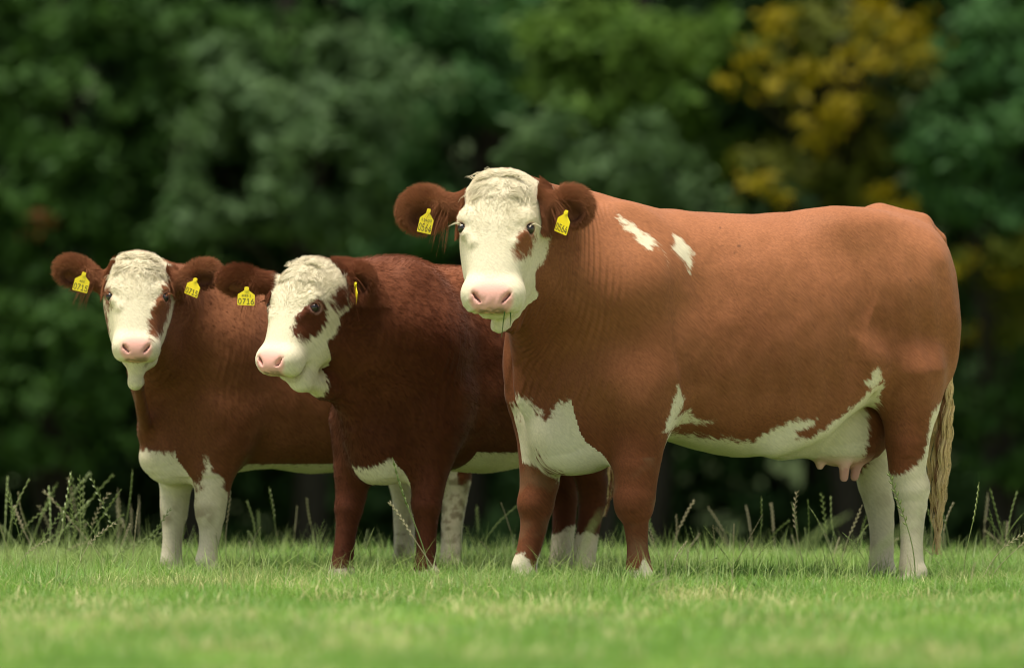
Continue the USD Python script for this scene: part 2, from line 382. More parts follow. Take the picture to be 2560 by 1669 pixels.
class Cow:
    """One animal: local frame x forward, y to its left, z up; origin on the ground."""

    def __init__(self, opx, depth, yaw):
        self.h = np.array([-math.cos(math.radians(yaw)), -math.sin(math.radians(yaw)), 0.0])
        self.l = np.array([-self.h[1], self.h[0], 0.0])
        o = at(opx, 1400, depth); self.o = np.array([o[0], o[1], 0.0])
        self.S = Sculpt()
        self.A = np.stack([self.h, self.l, [0, 0, 1.0]])      # world -> local rows

    def B(self, p, s=0.0):
        """the point on the animal's lengthwise plane, s metres towards its left side, seen at photo point p"""
        d = ray(*p); t = ((self.o + self.l * s - CAM) @ self.l) / (d @ self.l)
        return (CAM + d * t - self.o) @ self.A.T

    def world(self, p):
        return np.asarray(p) @ self.A + self.o

    def torso(self, rows, n=2.5):
        x, cz, wz, wy = [], [], [], []
        for px, top, bot, w in rows:
            a, b = self.B((px, top)), self.B((px, bot))
            x.append(a[0]); cz.append((a[2] + b[2]) / 2); wz.append((a[2] - b[2]) / 2); wy.append(w)
        o = np.argsort(x); x, cz, wz, wy = (np.array(t)[o] for t in (x, cz, wz, wy))
        self.S.loft(x, 0 * x, cz, wy, wz, n)

    def leg(self, s, rows, k=0.03, first=0.08):
        self.S.chain([(self.B((px, py), s if len(r) == 1 else r[1]), r[0]) for px, py, *r in rows], k, first)

    def head_frame(self, p, depth, yaw, pitch, roll, scale, long=1.0):
        """Axes: t down the nose, u to the viewer's right, v out of the face. yaw turns the face to the viewer's left, pitch pushes the nose out."""
        self.ho = (at(*p, depth) - self.o) @ self.A.T; self.hs = scale; self.ht = long
        t, u, v = np.array([0, 0, -1.0]), np.array([1.0, 0, 0]), np.array([0, -1.0, 0])
        R = rot([0, 0, 1], -yaw) @ rot([0, 1, 0], roll) @ rot([1, 0, 0], -pitch)
        self.HQ = np.stack([R @ t, R @ u, R @ v]) @ self.A.T     # rows: axes in local coordinates

    def H(self, t, u, v):
        return self.ho + self.hs * (np.array([t * self.ht, u, v]) @ self.HQ)

    def head(self, jaw=1.0):
        S, s, Q, H = self.S, self.hs, self.HQ, self.H
        z = self.mz
        t = np.array([-.01, .02, .06, .12, .18, .24, .30, .36, .42, .47, .505])
        w = np.array([.075, .105, .124, .138, .142, .134, .119, .105, .098, .096, .070])
        fr = np.array([-.01, .026, .044, .054, .054, .048, .041, .034, .026, .018, .0])
        bk = np.array([-.10, -.16, -.20, -.22, -.22, -.20, -.175, -.15, -.13, -.115, -.10])
        S.loft(t * s * self.ht, 0 * t, (fr + bk) / 2 * s, w * s, (fr - bk) / 2 * s, 2.5, Q, self.ho, k=0.05)
        e = lambda c, r, k=.03, cut=False, R=None: S.ell(H(*c), np.array(r) * s, (R @ Q if R is not None else Q), k * s, cut)
        c = lambda a, b, ra, rb, k=.03, cut=False: S.cone(H(*a), H(*b), ra * s, rb * s, k * s, cut)
        e((.01, 0, -.045), (.06, .095, .07), .05)                # poll
        for g in (-1, 1):
            e((.27, g * .082, -.14), (.14, .044 * jaw, .080), .06)      # cheek
            c((.30, g * .055, -.21), (.46, g * .032, -.145), .042, .036, .04)      # jaw bone
            e((.166, g * .112, .004), (.036, .030, .032), .04)
            c((.226, g * .116, -.012), (.232, g * .108, .020), .010, .010, .02)      # brow
            c((.21, g * .110, .0), (.27, g * .08, .022), .012, .010, .03)      # below the eye
            e((.452, g * .068 * z, -.038), (.060, .056 * z, .058), .035)    # muzzle side
        e((.468, 0, -.020), (.060, .092 * z, .050), .04)             # nose pad
        S.loft(np.array([.405, .45, .495, .505]) * s * self.ht, [0, 0, 0, 0], np.full(4, -.062) * s, np.array([.075, .104, .108, .098]) * s * z, np.array([.030, .040, .036, .022]) * s, 3.0, Q, self.ho, k=.02)              # upper lip
        e((.452, 0, -.135), (.044, .060 * z, .036), .03)            # chin
        e((.530, 0, -.106), (.110, .16, .011), .010, True)         # mouth
        for g in (-1, 1):
            Rn = rot([0, 0, 1], -g * 35)
            e((.490, g * .056 * z, .014), (.026, .0065, .022), .008, True, rot([0, 0, 1], g * 40))
            e((.203, g * .135, .008), (.017, .022, .026), .012, True)     # eye socket
        self.eyes = [(H(.203, g * .1245, .004), .0195 * s) for g in (-1, 1)]

    def ear(self, base, mid, tip, hw, face, cut=(-.02, -.34, .30, .60)):
        """base, mid, tip: (photo point, metres in front of the head's depth). An open, cupped ear."""
        P = [(at(*p, self.hd - d) - self.o) @ self.A.T for p, d in (base, mid, tip)]
        ax = P[2] - P[0]; L = np.linalg.norm(ax); ax /= L
        face = np.asarray(face) @ self.A.T; nz = face - ax * (face @ ax); nz /= np.linalg.norm(nz); up = np.cross(nz, ax)
        if up[2] < 0:
            up = -up
        R = np.stack([ax, up, nz]); c = P[0] + ax * L * 0.60
        n0 = len(self.S.ops)
        self.S.cone(P[0] - ax * 0.03, P[0] + ax * L * 0.35, 0.036 * self.hs, 0.04 * self.hs, 0.04)
        self.S.ell(c, (L * 0.42, hw, 0.034), R, 0.025)
        if cut:
            self.S.ell(c + nz * 0.034 + ax * L * cut[0] + up * hw * cut[1], (L * cut[2], hw * cut[3], 0.045), R, 0.03, True)
        ear = (c, R, L, hw)
        self.ears.append(ear)
        return ear

    def finish(self, name, label, coat, group, paint, h=0.0075, skin=None):
        S = self.S
        lo = np.min([o[1] for o in S.ops if not o[4]], 0) + 0.03; hi = np.max([o[2] for o in S.ops if not o[4]], 0) - 0.03
        v, f = S.mesh(lo, hi, h)
        if trimesh.Trimesh(v, f, process=False).volume < 0:
            f = f[:, ::-1]
        n = vnormals(v, f)
        v, n = skin(self, v, n) if skin else (v, n)
        self.v, self.f, self.n = v, f, vnormals(v, f)
        self.th = (v - self.ho) @ self.HQ.T / (self.hs * np.array([self.ht, 1, 1]))            # head coordinates t, u, v
        self.inear = np.zeros(len(v), bool); self.earlen = np.zeros(len(v)); self.cup = np.zeros(len(v))
        for c, R, L, hw in self.ears:
            q = (v - c) @ R.T
            m = (np.abs(q[:, 0]) < L * .62) & (np.abs(q[:, 1]) < hw * 1.25) & (np.abs(q[:, 2]) < 0.075)
            self.inear |= m; self.earlen = np.where(m, q[:, 0] / L, self.earlen)
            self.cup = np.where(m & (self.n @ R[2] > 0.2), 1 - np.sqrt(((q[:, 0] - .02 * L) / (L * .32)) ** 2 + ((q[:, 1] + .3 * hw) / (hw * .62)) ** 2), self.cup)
        att = paint(self)
        hw_ = np.linalg.norm((v - self.ho) @ self.HQ.T - [.2, 0, -.05], axis=1)
        att['fold'] = fade(v[:, 0], self.fold - .10, self.fold + .10) * fade(hw_, .27, .36) * fade(v[:, 2], .50, .75) * (att['white'] < 0) * fade(meshkit.noise(v * [20, 14, 3.0], 9), .05, .7) * self.foldamp
        # the crest of the back is bleached, neck and legs are a deeper brown
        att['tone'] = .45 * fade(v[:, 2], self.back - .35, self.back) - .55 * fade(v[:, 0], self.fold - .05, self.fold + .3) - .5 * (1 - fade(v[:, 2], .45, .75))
        att['tone'] = np.where(self.inear, .35, att['tone'])
        att['fold_phase'] = (v[:, 0] + .25 * v[:, 1]) * 300 + 13 * meshkit.noise(v * [12, 12, 3.5], 3) + v[:, 2] * 24
        self.att = att
        root = thing(name, label, 'cow', group)
        root.ClearXformOpOrder() if False else None
        M = np.eye(4); M[:3, :3] = self.A; M[3, :3] = self.o
        UsdGeom.Xformable(root).AddTransformOp().Set(Gf.Matrix4d(*M.ravel().tolist()))
        self.root, self.coat = root, coat
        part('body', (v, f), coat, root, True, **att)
        for c, r in self.eyes:
            e = trimesh.creation.icosphere(3, r); e.apply_translation(c)
            part('eye', e, M_EYE, root, True)
        return self

    def face(self, white, patches, back=.0):
        """White face; patches: brown spots as (t, u, v, three radii, slant)."""
        t, u, w = self.th.T
        face = np.minimum.reduce([w + .145 - np.where(u < 0, back, .3 * back) + np.where(t > .30, .3 * fade(t, .30, .40), 0) - .015 * np.sin(t * 45), t + .05, 0 * t + .05])
        for a, b, d, ra, rb, rd, sl in patches:
            q = np.sqrt(((t - a) / ra) ** 2 + ((u - b - sl * (t - a)) / rb) ** 2 + ((w - d) / rd) ** 2)
            face = np.minimum(face, (q - 1) * min(ra, rb))
        inh = (np.linalg.norm(self.th - [.25, 0, -.04], axis=1) < .40) & (w > -.28)
        white = np.where(self.inear, -.5, np.where(inh, face, white))
        for b, r in self.beard:
            white = np.maximum(white, r - np.linalg.norm(self.v - b, axis=1))
        return white

    def head_paint(self, base=None):
        """pink nose, dark nostrils, mud on the nose; returns pink, dirt, dark"""
        t, u, w = self.th.T; z = self.mz
        near = (np.abs(u) < .2) & (w > -.2) & (w < .12)
        pad = 1 - (np.abs((t - .480) / .060) ** 3 + np.abs(u / z / (.079 + .25 * (w + .03))) ** 3 + np.abs((w + .018) / .060) ** 3) ** (1 / 3)
        pink = np.where(near, fade(pad, -.08, .10), 0)
        spots = meshkit.fbm(self.th * 55, 3, 7)
        dirt = np.where(near, fade(-w, -.012, .012) * fade(.062 - np.abs(u), 0, .02) * fade(spots, .36, .50) * .85, 0) * (pink > .3)
        dark = np.zeros(len(t))
        for g in (-1, 1):
            a = math.radians(-40 * g)
            q = np.stack([(t - .490) * math.cos(a) + (u - g * .056 * z) * math.sin(a), -(t - .490) * math.sin(a) + (u - g * .056 * z) * math.cos(a), w - .012], 1) / np.array([.026, .0048, .020])
            dark = np.maximum(dark, np.where(near, 0.85 * fade(1.15 - np.linalg.norm(q, axis=1), 0, .3), 0))
        for g in (-1, 1):
            d = np.sqrt(((t - .203) / 1.0) ** 2 + (u - g * .130) ** 2 + ((w - .004) / 1.25) ** 2)
            pink = np.maximum(pink, .55 * fade(.031 - d, 0, .008))
            dark = np.maximum(dark, .8 * fade(.0245 - d, 0, .004))
        mouth = np.where((np.abs(w + .106) < .013) & (t > .44) & (t < .53), .6, 0)
        return np.minimum(pink, 1), np.minimum(dirt + mouth * .5, 1), dark

    def fur(self, count, length, seed, flow, width=0.0016, where=None):
        """Short hair over the side that can be seen; flow gives the lie of the coat at each root."""
        rng = np.random.default_rng(seed)
        v, f, n = self.v, self.f, self.n
        a, b, c = v[f[:, 0]], v[f[:, 1]], v[f[:, 2]]
        area = np.linalg.norm(np.cross(b - a, c - a), axis=1)
        cam = (CAM - self.o) @ self.A.T
        ctr = (a + b + c) / 3
        face = ((cam - ctr) / np.linalg.norm(cam - ctr, axis=1)[:, None] * n[f[:, 0]]).sum(1)
        att = {k: x[f].mean(1) for k, x in self.att.items() if k in ('white', 'pink', 'dirt', 'dark', 'tone')}
        L, dens, fl, lift, thick = length(self, ctr, f)
        wgt = area * fade(face, -.45, 0.0) * dens * (att['pink'] < .3) * (att['dark'] < .4)
        pick = rng.choice(len(f), count, p=wgt / wgt.sum())
        r = rng.random((count, 2)); m = r.sum(1) > 1; r[m] = 1 - r[m]
        p = a[pick] + (b - a)[pick] * r[:, :1] + (c - a)[pick] * r[:, 1:]
        nn = n[f[pick, 0]]
        d = fl[pick] + 0.35 * (np.stack([meshkit.noise(p * 14, 11 + k) for k in range(3)], 1) - 0.5) * 2 * 0.9 + rng.normal(0, .13, (count, 3))
        d -= (d * nn).sum(1)[:, None] * nn; d /= np.linalg.norm(d, axis=1)[:, None] + 1e-9
        Ls = (L[pick] * rng.uniform(.6, 1.25, count))[:, None]; lf = lift[pick][:, None]
        d0 = d + nn * (lf + .25); d1 = d + nn * lf
        d0 /= np.linalg.norm(d0, axis=1)[:, None]; d1 /= np.linalg.norm(d1, axis=1)[:, None]
        p = p - nn * .001
        pts = np.stack([p, p + d0 * Ls * .5, p + (d0 * .5 + d1 * .45) * Ls], 1)
        w = width * (thick[pick] * rng.uniform(.7, 1.3, count))[:, None] * np.array([1.0, .8, .15])
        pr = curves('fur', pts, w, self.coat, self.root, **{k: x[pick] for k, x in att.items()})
        tag(pr, kind='stuff')

    def strands(self, name, pts, width, white=0.1, mat=None, kind='stuff'):
        """a lock of long hair given in local coordinates (n, k, 3)"""
        n, k = pts.shape[:2]
        w = width * np.linspace(1, .25, k)[None, :] * np.ones((n, 1))
        o = np.zeros(n)
        pr = curves(name, pts, w, mat or self.coat, self.root, white=o + white, pink=o, dirt=o, dark=o)
        return tag(pr, kind=kind)

    def locks(self, seed, n=750, size=1.0):
        """Curly forelock on the poll, long hair in the ears, pale lashes."""
        rng = np.random.default_rng(seed); s = self.hs
        t0 = rng.uniform(-.03, .085, n); u0 = rng.normal(0, .052, n).clip(-.11, .11)
        root = np.stack([self.H(a, b, .0) for a, b in zip(t0, u0)])
        kt = cKDTree(self.v); _, ix = kt.query(np.stack([self.H(a, b, .03 + .05 * (a < .02)) for a, b in zip(t0, u0)]))
        root = self.v[ix]; nn = self.n[ix]
        lock = meshkit.noise(np.stack([t0 * 42, u0 * 42, 0 * t0 + seed], 1), 3)
        side = np.where(rng.random(n) < .15, rng.normal(0, 1, n), np.sign(u0 + .03 * (lock - .5)) * .5 + (lock - .5) * 2.2)
        d = (np.stack([.65 - .9 * (t0 < -.005), side, 0 * t0], 1) @ self.HQ)
        d /= np.linalg.norm(d, axis=1)[:, None]
        L = (rng.uniform(.030, .060, n) * s * size)[:, None]
        cr = np.cross(d, nn); k = 6; pts = []
        ph = (lock * 9 + rng.normal(0, .25, n))[:, None]
        for a in np.linspace(0, 1, k):
            pts.append(root + d * L * a + nn * (L * .20 * np.sin(a * 2.9) * (.5 + .5 * lock[:, None])) + cr * L * .16 * np.sin(a * 5 + ph) - np.array([0, 0, 1.0]) * L * .25 * a * a)
        self.strands('forelock', np.stack(pts, 1), .0024, .1)
        for (c, R, L, hw), g in zip(self.ears, (-1, 1)):
            m = 60; a = rng.uniform(-.46, -.18, m); b = rng.uniform(-.6, .35, m)
            p0 = np.stack([a * L, b * hw, np.full(m, .03)], 1) @ R + c
            _, ix = kt.query(p0); p0 = self.v[ix]
            dd = np.stack([rng.uniform(.25, 1.0, m), rng.uniform(-1.3, .1, m), np.full(m, .35)], 1); dd /= np.linalg.norm(dd, axis=1)[:, None]
            dd = dd @ R; LL = rng.uniform(.04, .095, m)[:, None] * s
            pts = np.stack([p0 + dd * LL * x + np.array([0, 0, -1.0]) * LL * .8 * x * x for x in np.linspace(0, 1, 5)], 1)
            self.strands('ear_hair', pts, .0015, -.1)
        for ctr, r in self.eyes:
            g = np.sign((ctr - self.ho) @ self.HQ[1])
            m = 26; x = rng.uniform(-1, 1, m)
            p0 = ctr + (np.stack([-.75 + .1 * x * x, g * .5 + .25 * x, .55 - .35 * g * x * 0 + .3 * 0 * x], 1) * r) @ self.HQ
            dd = np.stack([-.15 + .5 * np.abs(x), g * .55 + .6 * x, np.full(m, .6)], 1) @ self.HQ
            pts = np.stack([p0 + dd * .032 * s * a - self.HQ[0] * -.010 * a * a for a in np.linspace(0, 1, 4)], 1)
            self.strands('eyelash', pts, .0018, self.lash)

    def switch(self, path, n, seed, r0, light=.1):
        """Wavy hair of the tail along a path of local points."""
        rng = np.random.default_rng(seed); path = np.asarray(path); k = 12
        cum = np.linspace(0, 1, len(path)); pts = np.zeros((n, k, 3))
        st = rng.uniform(0, .55, n); en = np.minimum(st + rng.uniform(.3, .6, n), 1.0)
        off = rng.normal(0, 1, (n, 3)) * r0; lk = rng.integers(0, 14, n); lo = rng.normal(0, 1, (14, 3)) * r0
        off = off * .35 + lo[lk]
        for q in range(k):
            a = st + (en - st) * q / (k - 1)
            c = np.stack([np.interp(a, cum, path[:, z]) for z in range(3)], 1)
            taper = (np.sin(np.clip(a * 1.15, 0, 1) * np.pi) * .8 + .35)[:, None]
            pts[:, q] = c + off * taper + (.007 * np.sin(a * 38 + lk * 1.7)[:, None]) * np.array([1, .4, 0])
        o = np.zeros(n)
        pr = curves('tail_hair', pts, .0032 * np.linspace(1, .35, k)[None, :] * np.ones((n, 1)), M_TAIL, self.root, white=np.where(np.arange(14)[lk] / 14 < light, .1, -.1), pink=o, dirt=o + .30 * rng.random(14)[lk] ** 2, dark=o)
        tag(pr, kind='stuff')

    lash = .1
    foldamp = .08
    mz = .97
    beard = ()

    def ear_tag(self, top, depth, wpx, hpx, tilt, turn, text, small):
        """Yellow plastic tag hung by its neck: photo point of its top, size in photo pixels, tilt in the picture, turn about the upright."""
        k = depth / F; w, hh = wpx * k, hpx * k
        from shapely.geometry import Polygon
        poly = Polygon([(-w * .12, 0), (w * .12, 0), (w * .15, -hh * .2), (w * .5, -hh * .42), (w * .5, -hh), (-w * .5, -hh), (-w * .5, -hh * .42), (-w * .15, -hh * .2)]).buffer(-w * .05).buffer(w * .05)
        m = trimesh.creation.extrude_polygon(poly, 0.0025, engine='earcut'); m.apply_translation([0, 0, -0.00125])
        R = np.eye(4)
        R[:3, :3] = rot([0, 0, 1], turn) @ rot([0, 1, 0], tilt) @ rot([1, 0, 0], 90)
        P = at(*top, depth)
        W2L = np.eye(4); W2L[:3, :3] = self.A; W2L[:3, 3] = -self.A @ self.o
        Mx = np.eye(4); Mx[:3, 3] = P
        X = W2L @ Mx @ R
        m.apply_transform(X)
        tg = part('ear_tag', m, M_TAG, self.root, 20)
        for s, z, y in ((text, .30 * hh, -.93 * hh), (small, .10 * hh, -.52 * hh)):
            if not s:
                continue
            tm = meshkit.text_mesh(s, z, 0.0012, bold=False)
            bw = tm.bounds
            tm.apply_translation([-(bw[0, 0] + bw[1, 0]) / 2, y, 0.0009])
            ex = bw[1, 0] - bw[0, 0]
            if ex > w * .92:
                tm.apply_scale([w * .92 / ex, 1, 1])
            tm.apply_transform(X)
            part('number', tm, M_INK, tg, False)
        b = trimesh.creation.cylinder(w * .13, .006, sections=12); b.apply_translation([0, -hh * .1, .002]); b.apply_transform(X)
        part('button', b, M_TAG, tg, 30)

    def xz(self, pts, s):
        return np.array([self.B(p, s)[[0, 2]] for p in pts])


GROUP = 'brown cows with white faces standing in the pasture'


# ------------------------------------------------------------------ the large cow
def build_big():
    c = Cow(1850, 21.5, 25); S, B = c.S, c.B
    c.torso([(1318, 690, 985, .04), (1336, 610, 1055, .08), (1366, 540, 1110, .14), (1406, 508, 1150, .20), (1470, 503, 1165, .255), (1560, 508, 1125, .285), (1650, 521, 1100, .315), (1750, 532, 1125, .345),
             (1850, 535, 1143, .362), (1950, 532, 1128, .365), (2050, 529, 1075, .345), (2140, 527, 985, .315), (2220, 536, 930, .28), (2285, 556, 900, .235), (2325, 590, 860, .17), (2348, 650, 800, .06)])
    # hip bones, tail head, loin
    S.ell(B((2120, 575), .19), (.12, .07, .05), k=.16)
    S.ell(B((2150, 575), -.19), (.12, .07, .05), k=.16)
    S.cone(B((2200, 541)), B((2300, 561)), .04, .045, .08)
    # shoulder blade, upper arm, thigh, brisket
    S.ell(B((1575, 740), .20), (.20, .10, .34), rot([0, 1, 0], -12), k=.16)
    S.ell(B((1610, 930), .215), (.145, .10, .20), k=.10)
    S.ell(B((1345, 900), -.16), (.14, .09, .24), k=.10)
    S.ell(B((1440, 1085), .01), (.165, .13, .135), k=.09)
    S.cone(B((1328, 960), 0), B((1400, 1110), 0), .05, .09, .08)
    S.cone(B((1306, 815), 0), B((1326, 1000), 0), .024, .04, .05)
    S.ell(B((2255, 815), .18), (.24, .108, .34), rot([0, 1, 0], -8), k=.15)
    S.ell(B((2270, 820), -.17), (.22, .11, .30), k=.10)
    # flank fold from belly to stifle
    S.chain([(B((1940, 1105), .17), .035), (B((2050, 1062), .235), .034), (B((2120, 985), .265), .038), (B((2170, 900), .26), .06)], .05, .10)
    # legs: (photo x, photo y, radius in metres)
    c.leg(.215, [(1610, 960, .115), (1606, 1060, .102), (1591, 1165, .086), (1587, 1235, .077), (1586, 1268, .070), (1590, 1310, .045), (1594, 1370, .038), (1597, 1418, .050)])
    c.leg(-.165, [(1345, 1000, .10), (1347, 1120, .078), (1349, 1205, .073), (1340, 1262, .066), (1334, 1318, .049), (1321, 1378, .044), (1310, 1416, .048)])
    c.leg(.205, [(2268, 930, .145), (2275, 1020, .108), (2268, 1100, .086), (2268, 1175, .070), (2277, 1222, .067), (2281, 1262, .056), (2280, 1310, .045), (2279, 1370, .042), (2279, 1420, .049)], first=.06)
    c.leg(-.16, [(2215, 1000, .12), (2180, 1095, .082), (2176, 1160, .072), (2186, 1210, .063), (2199, 1263, .057), (2204, 1310, .048), (2205, 1370, .045), (2202, 1420, .050)], first=.06)
    for (x, y), s, r in (((1584, 1250), .222, .074), ((1336, 1256), -.160, .064), ((2284, 1216), .205, .062), ((2190, 1206), -.16, .058)):
        S.ell(B((x, y), s), (r * .98, r * .9, r * 1.05), k=.02)
    for (x, y), s in (((1596, 1440), .215), ((1304, 1438), -.165), ((2277, 1442), .205), ((2199, 1440), -.16)):      # cloven hooves
        p = B((x, y), s); p[2] = 0
        for g in (-1, 1):
            S.cone(p + [.035, g * .026, .02], p + [-.02, g * .022, .065], .026, .036, .012)
    # udder and teats
    S.ell(B((2122, 1064), -.01), (.175, .135, .155), k=.012)
    S.ell(B((2080, 1080), -.05), (.13, .10, .11), k=.03)
    S.cone(B((1960, 1105), .0), B((2080, 1085), .02), .06, .09, .08)
    S.chain([(B((2172, 985), .27), .012), (B((2196, 1060), .24), .016), (B((2206, 1140), .20), .018)], .03, None, True)
    S.cone(B((2050, 1118), .0), B((2050, 1164), .0), .023, .015, .02)
    S.cone(B((2112, 1138), .05), B((2110, 1194), .05), .025, .016, .02)
    S.cone(B((2146, 1138), .01), B((2136, 1192), .01), .024, .016, .02)
    # tail: dock and bone
    S.chain([(B((2305, 562)), .035), (B((2345, 600), 0), .032), (B((2370, 700), -.02), .026), (B((2374, 850), -.02), .022), (B((2366, 1000), -.02), .018)], .02)
    # neck and head
    c.hd = 20.72
    c.head_frame((1248, 450), c.hd, 6, 24, .8, .98)
    H = c.H
    S.cone(H(.10, .02, -.13), B((1400, 640), .02), .145, .20, .10)
    S.cone(H(.22, .03, -.17), B((1400, 770), .02), .10, .19, .10)
    S.cone(H(.05, .03, -.12), B((1450, 580), .0), .11, .13, .10)
    S.cone(H(.32, .04, -.20), B((1345, 900), .0), .05, .06, .08)
    S.cone(B((1440, 700), .10), B((1560, 720), .17), .16, .17, .12)
    c.ears = []
    c.head()
    # loose skin under the chin
    S.cone(H(.41, .02, -.175), at_l(c, (1246, 814), 20.74), .036, .022, .04)
    S.cone(H(.38, .05, -.19), at_l(c, (1280, 812), 20.84), .036, .024, .05)
    S.cone(at_l(c, (1246, 812), 20.74), at_l(c, (1282, 818), 20.84), .02, .018, .03)
    c.ear(((1152, 513), -.05), ((1080, 530), -.02), ((1000, 533), -.02), .082, (0.12, -1, 0.0))
    c.ear(((1352, 513), -.05), ((1420, 530), -.02), ((1478, 521), -.03), .076, (-.45, -1, 0.0))

    x_fold = B((1500, 700), .2)[0]

    def skin(c, v, n):
        # upright folds of the neck, ribs, scurf: real relief
        x0 = B((1500, 700), .2)[0]; w = fade(v[:, 0], x0 - .12, x0 + .06) * fade(v[:, 2], .5, .75) * (1 - fade(v[:, 2], 1.15, 1.28)) * (np.linalg.norm((v - c.ho) @ c.HQ.T - [.2, 0, -.05], axis=1) > .30)
        ph = v[:, 0] * 250 + 7.0 * meshkit.noise(v * [9, 9, 3], 3) + v[:, 2] * 22
        d = .0015 * w * np.sin(ph)
        xc, zc = B((1692, 930), .3)[[0, 2]]
        d -= .013 * np.exp(-((v[:, 0] - xc - .03 * np.sin((v[:, 2] - zc) * 9)) / .022) ** 2) * fade(v[:, 2], zc - .16, zc - .03) * (1 - fade(v[:, 2], zc + .05, zc + .30)) * (v[:, 1] > .1)
        xt, zt = B((2200, 900), .25)[[0, 2]]
        d -= .012 * np.exp(-((v[:, 0] - xt - .25 * (v[:, 2] - zt)) / .03) ** 2) * (1 - fade(np.abs(v[:, 2] - zt), .05, .22)) * (v[:, 1] > .1)
        body = fade(-v[:, 0], -x0, -x0 + .3)
        d += (meshkit.fbm(v * [7, 5, 5], 3, 21) - .5) * .017 * (v[:, 2] > .5) * body
        ribs = body * fade(v[:, 2], .62, .8) * (1 - fade(v[:, 2], 1.15, 1.35)) * np.sin((v[:, 0] - .22 * v[:, 2]) * 55) * .0022
        d += ribs * 1.6
        for px, py, r, dep in ((2065, 650, .16, -.009), (1715, 740, .12, -.016), (2330, 860, .09, -.012), (1530, 860, .10, -.016), (1960, 1000, .16, -.010), (1490, 960, .09, .016), (2190, 925, .08, .012), (2112, 568, .07, .004), (2345, 640, .06, .012),
                               (1620, 700, .13, .014), (1650, 850, .10, .012), (2260, 720, .14, .012), (1585, 1010, .07, .010), (1850, 900, .25, .014), (1800, 620, .10, -.008), (1940, 760, .10, -.007), (2230, 610, .09, -.004), (1420, 1000, .07, -.012)):
            q = B((px, py), .28)
            d += dep * np.exp(-((v[:, 0] - q[0]) ** 2 + (v[:, 2] - q[2]) ** 2) / r ** 2) * (v[:, 1] > .02)
        fl = c.xz([Z4(1700, 700), Z4(1745, 690), Z4(1790, 600), Z4(1835, 520), Z4(1850, 560), Z4(1830, 660), Z4(1870, 800), Z4(1840, 880), Z4(1790, 900), Z4(1730, 850)], .3)
        sd = poly_sd(v[:, [0, 2]], fl)
        d += .012 * fade(sd, -.015, .07) * (v[:, 1] > .12)
        return v + n * d[:, None], n

    def paint(c):
        v = c.v; t, u, w = c.th.T
        xz = v[:, [0, 2]]; side = v[:, 1]
        white = np.full(len(v), -.5)

        def patch(pts, s=.3, m=side > -.02, minus=False):
            nonlocal white
            d = poly_sd(xz, c.xz(pts, s))
            white = np.where(m, np.minimum(white, -d) if minus else np.maximum(white, d), white)
        patch([Z4(*p) for p in ((612, 105), (642, 145), (690, 182), (738, 215), (768, 268), (800, 310), (812, 352), (790, 300), (760, 272), (710, 285), (680, 240), (655, 200), (628, 180))])
        patch([Z4(*p) for p in ((875, 205), (890, 222), (915, 228), (945, 280), (968, 312), (955, 350), (940, 390), (915, 345), (880, 318), (845, 285), (868, 265))])
        # brisket: white on the front of the chest, whichever side
        patch([Z4(*p) for p in ((85, 990), (150, 1040), (190, 1080), (205, 1128), (228, 1110), (255, 1045), (330, 1028), (375, 1000), (430, 1045), (500, 1110), (552, 1200), (600, 1330), (380, 1430), (230, 1350), (140, 1200))], .05, (np.abs(side) < .16) & (v[:, 0] > B((1560, 1000), .1)[0]))
        patch([Z4(*p) for p in ((862, 955), (915, 1030), (900, 1075), (878, 1118), (970, 1080), (1005, 1118), (1090, 1145), (1000, 1138), (900, 1168), (810, 1190), (830, 1080))], .30)
        patch([Z4(*p) for p in ((800, 1190), (1000, 1205), (1150, 1228), (1255, 1240), (1320, 1180), (1400, 1142), (1520, 1128), (1500, 1160), (1440, 1195), (1450, 1225), (1500, 1228), (1600, 1150), (1700, 1060), (1800, 950), (1850, 950), (1890, 1100), (1890, 1330), (1700, 1420), (1200, 1420), (800, 1300))], .22, side > -.4)
        patch([Z4(*p) for p in ((1832, 875), (1860, 900), (1882, 945), (1845, 972), (1785, 950), (1815, 915))], .30)
        zn = lambda x, z0: z0 - v[:, 2] + .02 * (meshkit.noise(v * 25, 4) - .5)
        white = np.where((v[:, 0] > B((1700, 1400))[0]) & (v[:, 2] < .2), zn(0, np.where(side > 0, .100, .112) + .03 * np.sin(v[:, 0] * 90 + side * 40)), white)
        hind = (v[:, 0] < B((2150, 1100), 0)[0]) & (v[:, 2] < .85)
        patch([Z3(*p) for p in ((1900, 240), (1775, 320), (1765, 500), (1735, 590), (1705, 650), (1650, 685), (1640, 700), (1560, 725), (1530, 770), (1400, 900), (1300, 1700), (2200, 1700), (2000, 400))], .25, hind & (side > .04))
        patch([Z3(*p) for p in ((1510, 430), (1410, 560), (1420, 640), (1370, 720), (1300, 760), (1200, 1700), (2000, 1700), (1800, 480))], -.10, hind & (side <= .04))
        tail = (v[:, 0] < B((2350, 800))[0]) & (np.abs(side) < .08)
        white = c.face(white, [(.262, .112, .0, .062, .034, .06, -.35)], -.045)
        pink, dirt, dark = c.head_paint()
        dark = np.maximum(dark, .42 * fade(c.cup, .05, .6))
        dark = np.maximum(dark, .5 * fade(.045 - v[:, 2], 0, .02))
        ud = np.minimum.reduce([v[:, 2] - .0, B((2055, 1112))[2] - v[:, 2] + .01])
        teat = (v[:, 0] < B((2030, 1100))[0]) & (v[:, 0] > B((2165, 1100))[0]) & (np.abs(side) < .16) & (v[:, 2] > B((2100, 1215))[2])
        pink = np.maximum(pink, np.where(teat, .8 * fade(B((2100, 1143))[2] - v[:, 2], -.02, .03), 0))
        leg = (v[:, 2] < .52) & (white > 0)
        dirt = np.maximum(dirt, np.where(v[:, 2] < .5, .25 * fade(meshkit.fbm(v * 12, 3, 2), .5, .8), 0))
